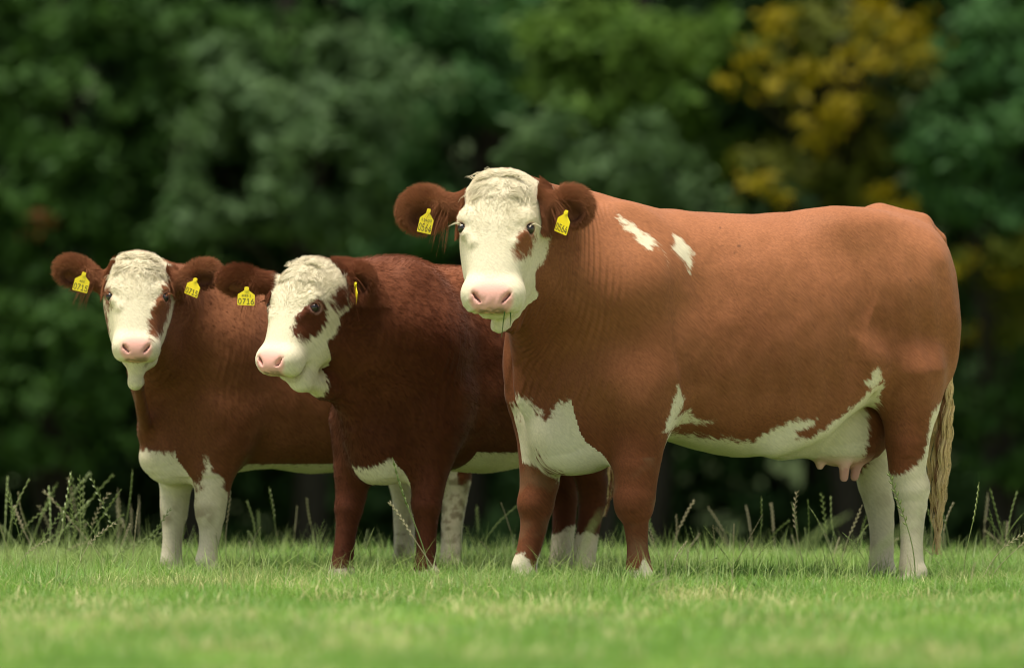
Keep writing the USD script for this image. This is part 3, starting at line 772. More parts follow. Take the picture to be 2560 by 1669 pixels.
        for px, py, r in ((2235, 690, .12), (1850, 605, .10), (2250, 760, .10)):
            q = B((px, py), .3)
            sp = np.exp(-((v[:, 0] - q[0]) ** 2 + (v[:, 2] - q[2]) ** 2) / r ** 2) * (side > .1)
            dark = np.maximum(dark, .55 * fade(meshkit.noise(v * 42, 31) * (.72 + .28 * sp), .80, .88) * (sp > .25))
        return dict(white=white, pink=pink, dirt=dirt, dark=dark)
    c.fold = x_fold; c.foldamp = .42
    c.finish('cow', 'largest brown cow with white face, tag 0564 and two white shoulder spots', COAT['big'], GROUP, paint, skin=skin)
    c.fur(50000, fur_big, 1, None)
    c.locks(11)
    c.switch([B(p, 0) for p in ((2372, 925), (2364, 1010), (2352, 1100), (2346, 1200), (2344, 1290), (2343, 1385))], 330, 12, .0125, .8)
    tr = np.random.default_rng(5); m = 110; k = tr.integers(0, 4, m)
    q = np.array([B(z) for z in ((2256, 538), (2282, 548), (2322, 578), (2330, 586))])[k] + tr.normal(0, .012, (m, 3))
    dd = np.stack([tr.normal(-.6, .3, m), tr.normal(0, .35, m), tr.uniform(.2, 1.1, m)], 1) * tr.uniform(.012, .035, m)[:, None]
    c.strands('tail_tuft', np.stack([q - [0, 0, .006] + dd * z + np.array([-.01, 0, -.008]) * z * z for z in np.linspace(0, 1, 4)], 1), .0022, -.1)
    c.ear_tag((1073, 522), 20.70, 35, 62, 13, 4, '0564', '11403')
    c.ear_tag((1417, 526), 20.665, 40, 60, 20, -38, '0564', '')
    return c


def at_l(c, p, depth):
    return (at(*p, depth) - c.o) @ c.A.T


def lie(c, ctr, back=(-1.0, 0, -.45), whorl=.26):
    """The lie of the coat: back and down over the body, outward from a whorl between the eyes on the face."""
    fl = np.tile(np.array(back), (len(ctr), 1))
    h = (ctr - c.ho) @ c.HQ.T / (c.hs * np.array([c.ht, 1, 1]))
    inh = np.linalg.norm(h - [.25, 0, -.02], axis=1) < .40
    r = np.stack([(h[:, 0] - whorl), h[:, 1] * .8, 0 * h[:, 0] - .02], 1)
    r /= np.linalg.norm(r, axis=1)[:, None] + .02
    fl = np.where(inh[:, None], r @ c.HQ, fl)
    return fl, h, inh


def fur_any(long, facelen, earlen, body=1.0, earthick=.62, facethick=.7):
    def f(c, ctr, fc):
        fl, h, inh = lie(c, ctr)
        L = np.full(len(ctr), long); lift = np.full(len(ctr), .06); dens = np.full(len(ctr), body); thick = np.full(len(ctr), .62)
        low = ctr[:, 2] < .5
        L = np.where(low, long * .7, L)
        top = fade(ctr[:, 2], ctr[:, 2].max() * .0 + c.back - .10, c.back + .02) * ~inh
        lift = lift + .22 * top * (long > .012)
        L = np.where(inh, facelen * (1.35 - .95 * fade(h[:, 0], .05, .36)), L); dens = np.where(inh, 4.5, dens); thick = np.where(inh, facethick, thick)
        lift = np.where(inh, .05 + .12 * (1 - fade(h[:, 0], .0, .2)), lift)
        e = c.inear[fc].any(1)
        out = np.zeros((len(ctr), 3))
        for cc, R, Ln, hw in c.ears:
            q = (ctr - cc) @ R.T; m = e & (np.linalg.norm(ctr - cc, axis=1) < Ln)
            rim = q * [1 / (Ln * .45), 1 / hw, 0]; out[m] = ((rim + [.35, -.35, .1]) @ R)[m]
        fl = np.where(e[:, None], out, fl); L = np.where(e, earlen, L); dens = np.where(e, 20.0, dens); lift = np.where(e, .55, lift); thick = np.where(e, earthick, thick)
        return L, dens, fl, lift, thick
    return f


fur_big = fur_any(.008, .013, .030, .12, .55)


def hooves(c, spots, k=1.0):
    for p, s in spots:
        p = c.B(p, s); p[2] = 0
        for g in (-1, 1):
            c.S.cone(p + np.array([.035, g * .026, .02]) * k, p + np.array([-.02, g * .022, .065]) * k, .026 * k, .036 * k, .012)


def neck_folds(c, v, n, amp=.0012):
    w = fade(v[:, 0], c.fold, c.fold + .15) * (np.linalg.norm((v - c.ho) @ c.HQ.T - [.2, 0, -.05], axis=1) > .28) * (v[:, 2] > .6)
    d = amp * w * np.sin(v[:, 0] * 200 + 9 * meshkit.noise(v * [9, 9, 4], 3)) * fade(meshkit.noise(v * [14, 10, 5], 9), .3, .8) + (meshkit.fbm(v * [8, 6, 6], 3, 22) - .5) * .018 * (v[:, 2] > .42) * (np.linalg.norm((v - c.ho) @ c.HQ.T - [.2, 0, -.05], axis=1) > .34)
    return v + n * d[:, None], n


def legs_white(c, white, z0, where, amp=.05):
    v = c.v
    return np.where(where & (v[:, 2] < z0 + .1), np.maximum(white, z0 - v[:, 2] + amp * (meshkit.noise(v * 14, 4) - .5)), white)


# ------------------------------------------------------------------ the young cow on the left
def build_left():
    c = Cow(780, 22.6, 32); S, B = c.S, c.B
    c.torso([(358, 860, 1050, .035), (370, 800, 1115, .07), (395, 740, 1175, .12), (430, 708, 1195, .17), (500, 692, 1195, .215), (580, 690, 1180, .24), (680, 690, 1172, .27), (780, 690, 1182, .29),
             (880, 690, 1178, .29), (980, 690, 1150, .27), (1060, 695, 1100, .24), (1120, 705, 1050, .20), (1160, 740, 1000, .14), (1180, 790, 950, .05)])
    S.ell(B((560, 860), .16), (.16, .09, .27), rot([0, 1, 0], -12), k=.14)
    S.ell(B((560, 1040), .165), (.12, .085, .16), k=.09)
    S.ell(B((412, 1000), -.115), (.11, .085, .2), k=.10)
    S.ell(B((425, 1140), .0), (.13, .10, .10), k=.08)
    S.cone(B((362, 930)), B((374, 1090)), .024, .035, .05)
    S.ell(B((1120, 880), .14), (.20, .10, .25), k=.10)
    S.ell(B((1100, 880), -.13), (.18, .09, .24), k=.10)
    c.leg(.15, [(560, 1040, .10), (552, 1110, .092), (538, 1175, .078), (526, 1262, .062), (526, 1285, .058), (526, 1325, .043), (521, 1366, .037), (516, 1400, .044)])
    c.leg(-.125, [(445, 1110, .085), (440, 1200, .066), (436, 1262, .056), (435, 1285, .053), (432, 1325, .040), (430, 1366, .038), (428, 1400, .044)])
    c.leg(.14, [(1145, 1000, .12), (1140, 1120, .085), (1140, 1195, .062), (1137, 1245, .050), (1130, 1310, .043), (1128, 1370, .041), (1126, 1410, .046)], first=.06)
    c.leg(-.13, [(1010, 1000, .11), (1002, 1120, .080), (1006, 1195, .060), (1012, 1245, .050), (1011, 1310, .043), (1010, 1370, .041), (1008, 1410, .046)], first=.06)
    hooves(c, [((514, 1420), .15), ((426, 1420), -.125), ((1124, 1430), .14), ((1006, 1430), -.13)], .9)
    c.hd = 21.80
    c.mz = .86; c.beard = [(at_l(c, (338, 960), 21.70), .052), (at_l(c, (340, 925), 21.70), .055)]
    c.head_frame((346, 652), c.hd, -3, 25, 1, .84, .92)
    H = c.H
    S.cone(H(.10, .0, -.13), B((450, 800), .0), .115, .165, .09)
    S.cone(H(.24, .01, -.17), B((430, 930), .0), .085, .15, .09)
    S.cone(H(.05, .0, -.11), B((500, 770), .0), .09, .12, .10)
    S.cone(B((440, 840), .07), B((560, 860), .14), .12, .14, .12)
    c.ears = []
    c.head()
    S.cone(H(.40, .0, -.16), at_l(c, (341, 918), 21.72), .045, .026, .03)
    S.cone(at_l(c, (340, 918), 21.72), at_l(c, (338, 958), 21.74), .023, .021, .03)
    S.cone(at_l(c, (338, 955), 21.72), at_l(c, (343, 955), 21.86), .024, .018, .03)
    S.cone(at_l(c, (343, 950), 21.84), B((366, 1080)), .018, .03, .04)
    S.cone(at_l(c, (345, 915), 21.75), at_l(c, (372, 900), 21.80), .022, .03, .04)
    c.ear(((262, 706), -.06), ((200, 685), -.02), ((138, 664), -.02), .061, (0.1, -1, 0.1), (.02, -.42, .26, .48))
    c.ear(((436, 708), -.06), ((495, 692), -.02), ((549, 676), -.02), .058, (-.25, -1, 0.05), (.02, -.42, .26, .48))
    c.fold = B((560, 800))[0]

    def paint(c):
        v = c.v; xz = v[:, [0, 2]]; side = v[:, 1]
        white = np.full(len(v), -.5)
        front = v[:, 0] > B((600, 1100), .1)[0]
        d = poly_sd(xz, c.xz([ZA(*p) for p in ((820, 260), (850, 290), (900, 305), (960, 312), (990, 275), (1040, 300), (1062, 250), (1135, 222), (1165, 330), (1150, 520), (900, 520), (800, 380))], .05))
        white = np.where(front & (np.abs(side) < .12), np.maximum(white, d), white)
        white = np.where((np.abs(side) < .24) & (v[:, 2] < B((700, 1158))[2]) & (v[:, 2] > .35) & ~front & (v[:, 0] > B((1080, 1100))[0]), np.maximum(white, B((700, 1158))[2] - v[:, 2]), white)
        white = legs_white(c, white, .415, front & (side < .02), .05)
        d = poly_sd(xz, c.xz([ZA(*p) for p in ((1165, 330), (1180, 420), (1235, 455), (1240, 500), (1290, 560), (1305, 640), (1320, 700), (1330, 1300), (1000, 1300), (1120, 600), (1150, 470))], .15))
        white = np.where(front & (side > .02) & (v[:, 2] < .56), np.maximum(white, d), white)
        white = legs_white(c, white, .40, ~front, .12)
        white = c.face(white, [(.275, .112, .0, .165, .046, .09, -.25), (.215, -.140, -.01, .062, .022, .06, 0), (.32, -.16, -.10, .12, .035, .06, 0)], .0)
        pink, dirt, dark = c.head_paint()
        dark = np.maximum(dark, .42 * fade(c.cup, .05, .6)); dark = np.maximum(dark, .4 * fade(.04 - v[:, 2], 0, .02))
        knee = np.exp(-((v[:, 2] - B((525, 1290), .15)[2]) / .045) ** 2) * front * fade(c.n @ np.array([.8, .3, .2]), .2, .8)
        dirt = np.maximum(dirt, .7 * knee * fade(meshkit.fbm(v * 20, 3, 6), .3, .6))
        dirt = np.maximum(dirt, np.where(~front & (v[:, 2] < .42), .7 * fade(meshkit.fbm(v * 38, 3, 2), .50, .62) * fade(meshkit.noise(v * 9, 8), .3, .6), 0))
        return dict(white=white, pink=pink, dirt=dirt, dark=dark)
    c.back = B((600, 690))[2]
    c.finish('cow', 'brown young cow with tag 0715 and a long brown patch down one cheek', COAT['left'], GROUP, paint, skin=neck_folds)
    c.fur(48000, fur_any(.015, .013, .026, .6, .55), 2, None)
    c.lash = -.1
    c.locks(21)
    c.ear_tag((211, 680), 21.76, 38, 50, 14, 6, '0715', '403')
    c.ear_tag((490, 695), 21.76, 40, 46, 20, -30, '0715', '')
    return c


# ------------------------------------------------------------------ the dark young cow in the middle
def build_mid():
    c = Cow(1200, 22.1, 50); S, B = c.S, c.B
    c.torso([(880, 760, 1080, .06), (900, 710, 1140, .11), (935, 672, 1185, .16), (985, 660, 1195, .205), (1050, 664, 1180, .235), (1120, 668, 1175, .26), (1200, 672, 1180, .28), (1280, 676, 1165, .28),
             (1350, 680, 1130, .265), (1410, 688, 1080, .235), (1450, 700, 1030, .19), (1475, 740, 980, .12), (1487, 800, 940, .05)])
    S.ell(B((1050, 840), .16), (.16, .09, .28), rot([0, 1, 0], -12), k=.14)
    S.ell(B((1085, 1010), .16), (.12, .085, .17), k=.09)
    S.ell(B((925, 960), -.13), (.13, .09, .24), k=.10)
    S.ell(B((950, 1135), .0), (.12, .10, .105), k=.08)
    S.cone(B((882, 900)), B((905, 1080)), .04, .05, .06)
    S.ell(B((1440, 880), .14), (.20, .10, .26), k=.10)
    S.ell(B((1430, 880), -.13), (.18, .09, .25), k=.10)
    c.leg(.155, [(1092, 990, .11), (1087, 1070, .098), (1080, 1140, .080), (1070, 1225, .061), (1066, 1262, .058), (1066, 1318, .040), (1066, 1378, .037), (1061, 1424, .045)])
    c.leg(-.15, [(890, 1060, .10), (879, 1160, .070), (878, 1235, .059), (872, 1270, .055), (866, 1322, .040), (859, 1380, .039), (853, 1424, .046)])
    c.leg(.15, [(1480, 1000, .12), (1465, 1130, .085), (1480, 1205, .063), (1482, 1250, .054), (1472, 1310, .045), (1463, 1370, .045), (1456, 1415, .050)], first=.06)
    c.leg(-.14, [(1400, 1000, .11), (1395, 1130, .082), (1405, 1205, .061), (1412, 1250, .052), (1410, 1310, .045), (1405, 1370, .045), (1400, 1415, .050)], first=.06)
    hooves(c, [((1058, 1445), .155), ((849, 1445), -.15), ((1453, 1435), .15), ((1397, 1435), -.14)], .92)
    S.chain([(B((1478, 712)), .03), (B((1500, 760)), .028), (B((1512, 900)), .022), (B((1518, 1080)), .017)], .02)
    c.hd = 21.30
    c.mz = .92; c.beard = [(at_l(c, (782, 965), 21.32), .062), (at_l(c, (756, 952), 21.24), .06)]
    c.head_frame((770, 668), c.hd, 38, 27, 3, .86, .96)
    H = c.H
    S.cone(H(.10, .02, -.13), B((960, 790), .0), .12, .18, .09)
    S.cone(H(.24, .03, -.17), B((930, 930), .0), .085, .15, .09)
    S.cone(H(.05, .03, -.11), B((1000, 745), .0), .095, .12, .10)
    S.cone(B((950, 830), .09), B((1060, 850), .15), .13, .14, .12)
    c.ears = []
    c.head()
    S.cone(H(.40, .01, -.165), at_l(c, (756, 952), 21.24), .05, .030, .04)
    S.cone(at_l(c, (752, 952), 21.24), at_l(c, (812, 962), 21.40), .034, .042, .04)
    S.cone(at_l(c, (806, 962), 21.40), B((910, 1010)), .04, .06, .06)
    c.ear(((668, 706), -.04), ((612, 700), -.02), ((550, 694), .02), .056, (-.35, -1, -.35), None)
    c.ear(((850, 705), -.05), ((890, 712), -.02), ((936, 700), -.02), .066, (-.55, -1, 0.05))
    c.fold = B((1050, 800))[0]

    def paint(c):
        v = c.v; xz = v[:, [0, 2]]; side = v[:, 1]
        white = np.full(len(v), -.5)
        front = v[:, 0] > B((1150, 1100), .1)[0]
        d = poly_sd(xz, c.xz([Z2(*p) for p in ((255, 725), (300, 650), (370, 640), (430, 660), (500, 625), (560, 640), (640, 700), (600, 850), (300, 850))], .0))
        white = np.where(front & (side < .115) & (side > -.055), np.maximum(white, d), white)
        zb = B((1200, 1128))[2]
        white = np.where((np.abs(side) < .24) & (v[:, 2] < zb) & (v[:, 2] > .35) & ~front & (v[:, 0] > B((1330, 1100))[0]), np.maximum(white, zb - v[:, 2] - .0), white)
        white = legs_white(c, white, .075, front, .04)
        white = legs_white(c, white, .20, ~front, .08)
        white = c.face(white, [(.265, .125, .0, .098, .060, .075, -.25), (.25, -.135, -.01, .085, .045, .08, 0), (.11, .17, -.09, .055, .030, .05, 0)], .01)
        pink, dirt, dark = c.head_paint()
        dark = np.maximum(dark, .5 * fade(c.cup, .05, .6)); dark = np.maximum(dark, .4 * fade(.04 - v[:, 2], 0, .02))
        return dict(white=white, pink=pink, dirt=dirt, dark=dark)
    c.back = B((1000, 664))[2]
    c.finish('cow', 'dark red brown young cow with tag 0716 and its head turned to the left', COAT['mid'], GROUP, paint, skin=neck_folds)
    c.fur(50000, fur_any(.028, .017, .028, 1.0, .55), 3, None)
    c.lash = -.1
    c.locks(31)
    c.switch([B(p, 0) for p in ((1518, 1040), (1522, 1110), (1524, 1180), (1520, 1240), (1512, 1290))], 200, 32, .016, .6)
    c.ear_tag((617, 717), 21.20, 43, 46, 3, -4, '0716', '4023-1')
    c.ear_tag((890, 706), 21.28, 42, 52, 20, -72, '0716', '')
    return c


Cow.back = 1.3
big = build_big()
left = build_left()
mid = build_mid()

# blades hanging from the big cow's mouth
for pts, lab in ((((1262, 778), (1258, 806), (1254, 842)), 'long green blade of grass hanging from the largest cow\'s mouth'), (((1276, 780), (1277, 798), (1275, 816)), 'short green blade of grass at the right of the largest cow\'s mouth')):
    P = np.array([at(*p, 20.50 + .02 * k) for k, p in enumerate(pts)])
    P = np.array([np.interp(np.linspace(0, 2, 7), range(3), P[:, k]) for k in range(3)]).T
    w = np.linspace(.0026, .0010, 7)[:, None] * np.array([1, .25, 0.1])
    V = np.concatenate([P - w, P + w, P + [0, -.0012, 0]]); k = np.arange(6)
    Fc = np.concatenate([np.stack([a + k, a + k + 1, b + k + 1, b + k], 1) for a, b in ((0, 14), (14, 7), (7, 0))])
    g = part('dangling_grass', (V, Fc), M_GRASSBLADE)
    tag(g, lab, 'grass blade')

# ------------------------------------------------------------------ the wood
LEAF = {
    'deep': leaf_material('deep_green_leaves', (0.030, 0.077, 0.015), (0.090, 0.175, 0.033)),
    'sage': leaf_material('grey_green_leaves', (0.055, 0.103, 0.037), (0.131, 0.206, 0.077)),
    'fresh': leaf_material('fresh_green_leaves', (0.050, 0.110, 0.015), (0.163, 0.256, 0.037)),
    'blue': leaf_material('cool_green_leaves', (0.033, 0.092, 0.025), (0.095, 0.200, 0.055)),
    'olive': leaf_material('olive_green_leaves', (0.060, 0.080, 0.008), (0.165, 0.160, 0.014)),
    'gold': leaf_material('yellow_autumn_leaves', (0.17, 0.140, 0.003), (0.34, 0.255, 0.006)),
    'dark': leaf_material('dark_inner_leaves', (0.033, 0.073, 0.022), (0.075, 0.144, 0.040)),
    'rust': leaf_material('rusty_leaves', (0.10, 0.035, 0.008), (0.16, 0.06, 0.012))}
M_BARK = plain('bark', (0.022, 0.020, 0.015), 0.95, 0.4, 12, specular_ior_level=0.05)


def leaves(rng, centers, radii, per, size, bias=.35):
    """Leaf faces in uneven clumps over the upper and outer parts of ellipsoids."""
    V = []
    for c, r in zip(centers, radii):
        n = int(per * 3.0 * (r[0] * r[2]) ** .9 * 4) + 6
        nb = max(4, n // 55)
        d = rng.normal(0, 1, (nb, 3)); d[:, 2] += bias; d /= np.linalg.norm(d, axis=1)[:, None]
        bc = c + d * r * rng.uniform(.45, 1.08, (nb, 1)); br = rng.uniform(.10, .30, nb) * min(1.3, max(r) + .35)
        w = rng.integers(0, nb, n)
        p = bc[w] + rng.normal(0, .55, (n, 3)) * br[w][:, None] * [1, 1, .7]
        nrm = d[w] * .5 + rng.normal(0, .55, (n, 3)) + [0, -.15, .55]; nrm /= np.linalg.norm(nrm, axis=1)[:, None]
        a = np.cross(nrm, rng.normal(0, 1, (n, 3))); a /= np.linalg.norm(a, axis=1)[:, None]; b = np.cross(nrm, a)
        s = (size * rng.uniform(.6, 1.3, n))[:, None]
        V.append(np.stack([p - a * s, p + b * s * .42 + nrm * s * .10, p + a * s, p - b * s * .42 + nrm * s * .10], 1))
    V = np.concatenate(V).reshape(-1, 3); q = np.arange(len(V) // 4)[:, None] * 4
    return V, np.concatenate([q + [0, 1, 2], q + [0, 2, 3]])


def limb(pts, r0, r1, sides=7):
    p = np.asarray(pts, float); r = np.linspace(r0, r1, len(p)); t = np.gradient(p, axis=0); t /= np.linalg.norm(t, axis=1)[:, None]
    a = np.cross(t, [0.1, 1, 0.05]); a /= np.linalg.norm(a, axis=1)[:, None]; b = np.cross(t, a); ang = np.arange(sides) * 2 * math.pi / sides
    v = p[:, None] + r[:, None, None] * (np.cos(ang)[None, :, None] * a[:, None] + np.sin(ang)[None, :, None] * b[:, None])
    i, j = np.meshgrid(np.arange(len(p) - 1), np.arange(sides), indexing='ij')
    f = np.stack([i * sides + j, i * sides + (j + 1) % sides, (i + 1) * sides + (j + 1) % sides, (i + 1) * sides + j], -1).reshape(-1, 4)
    return trimesh.Trimesh(v.reshape(-1, 3), np.vstack([f[:, [0, 1, 2]], f[:, [0, 2, 3]]]), process=False)


def tree(name, label, cat, x, y, height, groups, seed, group=None, r=.22, lean=0.0):
    """groups: (leaf kind, part name, [(centre, radii)], leaves per square metre, leaf size)"""
    rng = np.random.default_rng(seed)
    z0 = float(ground_z(x, y)) - .1
    top = np.array([x + lean, y + .2, height])
    tr = [np.array([x, y, z0]) + (top - [x, y, z0]) * a + np.append(rng.normal(0, .12 if 0 < a < 1 else 0, 2), 0) for a in np.linspace(0, 1, 7)]
    m = [limb(tr, r, r * .2)]
    for g in groups:
        for c, rad in g[2]:
            a = np.clip((c[2] - 1.2 - z0) / (height - z0), .1, .9); base = np.array([np.interp(a, np.linspace(0, 1, 7), [q[k] for q in tr]) for k in range(3)])
            mid_ = (base + c) / 2 + [0, 0, .25] + rng.normal(0, .1, 3)
            m.append(limb([base, mid_, c], r * .28, .015, 5))
    t = thing(name, label, cat, group)
    part('trunk', trimesh.util.concatenate(m), M_BARK, t)
    for kind, pn, lobes, per, size in groups:
        tag(part(pn, leaves(rng, [l[0] for l in lobes], [l[1] for l in lobes], per, size), LEAF[kind], t, False), kind='stuff')
    return t


def lobes(Y, rows):
    """rows: photo x, y, half width, half height (photo pixels), metres nearer (+)"""
    out = []
    for px, py, rx, ry, *d in rows:
        y = Y - (d[0] if d else 0); k = y / F
        out.append((at(px, py, y), np.array([rx * k, .55 * (rx + ry) / 2 * k + .15, ry * k])))
    return out


def upper(seed, x, y, w, n, z0=5.5, z1=11.5):
    rng = np.random.default_rng(seed)
    return [(np.array([x + rng.uniform(-w, w), y + 2 + rng.uniform(-1.2, 1.2), rng.uniform(z0, z1)]), np.array([1.3, 1.2, .9]) * rng.uniform(.7, 1.2)) for _ in range(n // 3)]


WOOD = 'trees along the edge of the wood'
tree('broadleaf_tree', 'deep green tree filling the far left edge of the wood', 'tree', -4.9, 60.3, 10, [
    ('deep', 'crown', lobes(59.6, [(90, 40, 210, 110), (60, 260, 190, 130, .3), (230, 440, 170, 120, .4), (40, 560, 150, 120, .2), (120, 800, 190, 120, .5), (40, 1010, 170, 110, .4), (250, 130, 120, 90), (200, 620, 150, 100), (230, 950, 120, 100)]) + upper(1, -4.9, 60, 1.5, 9), 150, .105),
    ('rust', 'dead_spray', lobes(59.3, [(115, 560, 40, 25, .5)]), 60, .07)], 101, WOOD)
tree('broadleaf_tree', 'dark green tree left of centre, behind the left cow\'s head', 'tree', -3.5, 60.8, 10.5, [
    ('deep', 'crown', lobes(60.0, [(420, 90, 160, 110), (330, 300, 120, 120, .2), (480, 240, 110, 130), (420, 620, 160, 110, .5), (330, 480, 120, 100), (560, 760, 130, 100, .3), (300, 880, 150, 110, .3), (700, 120, 140, 110, -.3)]) + upper(2, -3.4, 60.4, 1.4, 8), 150, .10)], 102, WOOD)
tree('broadleaf_tree', 'grey green bushy tree above the middle cow', 'tree', -2.2, 60.6, 9.5, [
    ('sage', 'crown', lobes(59.2, [(620, 300, 150, 110, .6), (780, 390, 190, 110, .9), (930, 270, 170, 110, .5), (900, 150, 140, 100, .1), (560, 200, 90, 110, .2), (700, 540, 190, 90, .6), (540, 420, 90, 100, .4), (880, 540, 150, 90, .3), (470, 560, 90, 70, .4)]) + upper(3, -2.2, 60.3, 1.3, 8), 150, .10)], 103, WOOD)
tree('broadleaf_tree', 'mid green tree at the centre, above the largest cow\'s head', 'tree', -.4, 61.2, 11, [
    ('blue', 'crown', lobes(60.4, [(1130, 130, 170, 120, .2), (1080, 340, 140, 110), (1250, 260, 130, 110, .3), (1010, 480, 140, 100), (1130, 560, 120, 90, .3), (1020, 30, 150, 90), (950, 680, 140, 80), (1280, 60, 130, 90)]) + upper(4, -.4, 60.8, 1.4, 8), 150, .10)], 104, WOOD)
tree('broadleaf_tree', 'bright fresh green tree right of centre over the cow\'s back', 'tree', 1.3, 60.6, 10.5, [
    ('fresh', 'crown', lobes(59.8, [(1400, 70, 160, 100, .3), (1560, 110, 170, 110, .6), (1500, 250, 150, 90, .5), (1660, 260, 140, 90, .4), (1420, 180, 120, 90), (1720, 90, 130, 90), (1640, 400, 140, 80), (1800, 200, 110, 110, -.3), (1780, 400, 110, 100, -.3)]) + upper(5, 1.3, 60.3, 1.4, 8), 150, .10)], 105, WOOD)
tree('willow', 'low pale grey green willow close above the back of the largest cow', 'tree', .9, 59.6, 3.2, [
    ('sage', 'crown', lobes(58.6, [(1400, 340, 120, 60, .3), (1560, 330, 130, 50, .7), (1340, 420, 110, 80), (1600, 430, 150, 80, .4), (1480, 440, 130, 70, .4), (1730, 520, 130, 70), (1300, 560, 120, 90, -.4), (1560, 520, 150, 60)]), 160, .085)], 106, None, .10)
tree('autumn_tree', 'tree with golden yellow autumn sprays at the upper right', 'tree', 3.6, 60.2, 9, [
    ('gold', 'yellow_spray', lobes(59.0, [(2190, 30, 120, 30, .4), (2290, 60, 90, 22, .5), (2230, 95, 110, 24, .5), (2150, 130, 60, 18, .5), (2270, 140, 70, 20, .5), (1960, 70, 70, 35, .5), (2000, 190, 75, 26, .6), (1960, 225, 70, 28, .6), (2040, 165, 50, 20, .6), (2150, 175, 60, 28, .6), (2120, 275, 80, 26, .7), (2050, 300, 60, 24, .7), (1870, 135, 45, 24, .5), (1830, 190, 45, 20, .5), (1880, 455, 55, 28, .7), (1930, 480, 35, 22, .7), (2210, 500, 60, 26, .7), (2260, 530, 45, 20, .7), (2070, 350, 40, 40, .5)]), 95, .075),
    ('olive', 'crown', lobes(59.4, [(2100, 110, 170, 110, .1), (2240, 200, 120, 110), (1960, 130, 110, 90), (2010, 260, 130, 70), (2130, 400, 120, 80), (1900, 440, 130, 70, .3), (2050, 480, 160, 70, .3), (2210, 470, 120, 60, .2), (1960, 370, 100, 70, -.4)]) + upper(6, 3.4, 60, 1.2, 6), 80, .09)], 107, WOOD)
tree('broadleaf_tree', 'cool green rounded tree filling the right edge of the wood', 'tree', 5.0, 60.2, 10, [
    ('blue', 'crown', lobes(59.0, [(2460, 110, 150, 110, .2), (2520, 270, 130, 110, .5), (2420, 330, 120, 90, .4), (2340, 440, 120, 80, .6), (2480, 440, 130, 90, .7), (2540, 560, 120, 90, .5), (2380, 540, 90, 60, .4), (2440, 210, 110, 80, .2)]) + upper(7, 5.0, 60, 1.4, 8), 160, .10)], 108, WOOD)
tree('shrub', 'yellowish green shrub at the right edge behind the cow\'s rump', 'shrub', 5.0, 59.4, 2.2, [
    ('olive', 'foliage', lobes(58.8, [(2440, 640, 130, 50, .4), (2530, 610, 90, 50, .4), (2480, 700, 120, 60, .2), (2520, 800, 90, 60)]), 120, .085),
    ('gold', 'yellow_spray', lobes(58.6, [(2420, 655, 70, 16, .5), (2500, 690, 60, 14, .5), (2400, 830, 40, 20)]), 70, .07)], 109, None, .07)
tree('shrub', 'dark shrub low at the right edge beside the cow\'s tail', 'shrub', 5.2, 60.0, 1.4, [
    ('deep', 'foliage', lobes(59.6, [(2500, 930, 150, 120, .2), (2420, 1030, 100, 90), (2540, 1090, 120, 110), (2480, 1190, 120, 70)]), 80, .09)], 110, None, .07)
tree('shrub', 'dark green shrub under the wood at the far left of the picture', 'shrub', -5.0, 60.0, 1.2, [
    ('deep', 'foliage', lobes(59.4, [(110, 1010, 170, 90, .2), (50, 1120, 140, 80), (230, 1110, 110, 70)]), 80, .09)], 111, None, .07)
for k, (x, y) in enumerate(((-9, 64), (-6.2, 62.9), (-3.6, 63.6), (-1.2, 62.9), (1.1, 63.6), (3.4, 62.9), (5.8, 63.5), (8.6, 64))):
    rng = np.random.default_rng(300 + k)
    lb = [(np.array([x + rng.uniform(-1.7, 1.7), y + rng.uniform(-1.2, 1.2), z]), np.array([1.5, 1.3, .9])) for z in np.linspace(-1.2, 13, 34)]
    tree('woodland_tree', 'shaded tree standing deeper in the wood behind the front row', 'tree', x, y, 13.5, [('dark', 'crown', lb, 95, .13)], 320 + k, 'shaded trees deeper in the wood', .25)
for k, (x, y) in enumerate(((-8.2, 60.5), (-11.5, 61), (8.2, 60.5), (11.5, 61))):
    rng = np.random.default_rng(400 + k)
    lb = [(np.array([x + rng.uniform(-1.6, 1.6), y + rng.uniform(-1.0, .8), z]), np.array([1.4, 1.2, .9])) for z in np.linspace(.2, 11, 24)]
    tree('broadleaf_tree', 'green tree of the wood beyond the edge of the picture', 'tree', x, y, 11, [('deep', 'crown', lb, 70, .13)], 420 + k, 'trees of the wood outside the picture', .25)

# ------------------------------------------------------------------ grass
def grass_material(name, ramp, trans=.35):
    return usdkit.material(stage, '/World/Looks/' + name, {
        'g': ('geometry', {}), 'n': ('noise_texture', {'scale': 1.9, 'detail': 4.0, 'roughness': 0.6}), 'r': ('rgb_ramp', {'ramp': ramp}),
        'a': ('math', {'math_type': 'multiply_add', 'value2': 0.75, 'value3': -0.37}), 'b': ('math', {'math_type': 'add', 'use_clamp': True}),
        'd': ('principled_bsdf', {'roughness': 0.5, 'specular_ior_level': 0.35}), 't': ('translucent_bsdf', {}), 'x': ('mix_closure', {'fac': trans})},
        [('g.position', 'n.vector'), ('n.fac', 'a.value1'), ('g.random_per_island', 'b.value1'), ('a.value', 'b.value2'), ('b.value', 'r.fac'), ('r.color', 'd.base_color'), ('r.color', 't.color'), ('d.BSDF', 'x.closure1'), ('t.BSDF', 'x.closure2')], surface='x.closure')


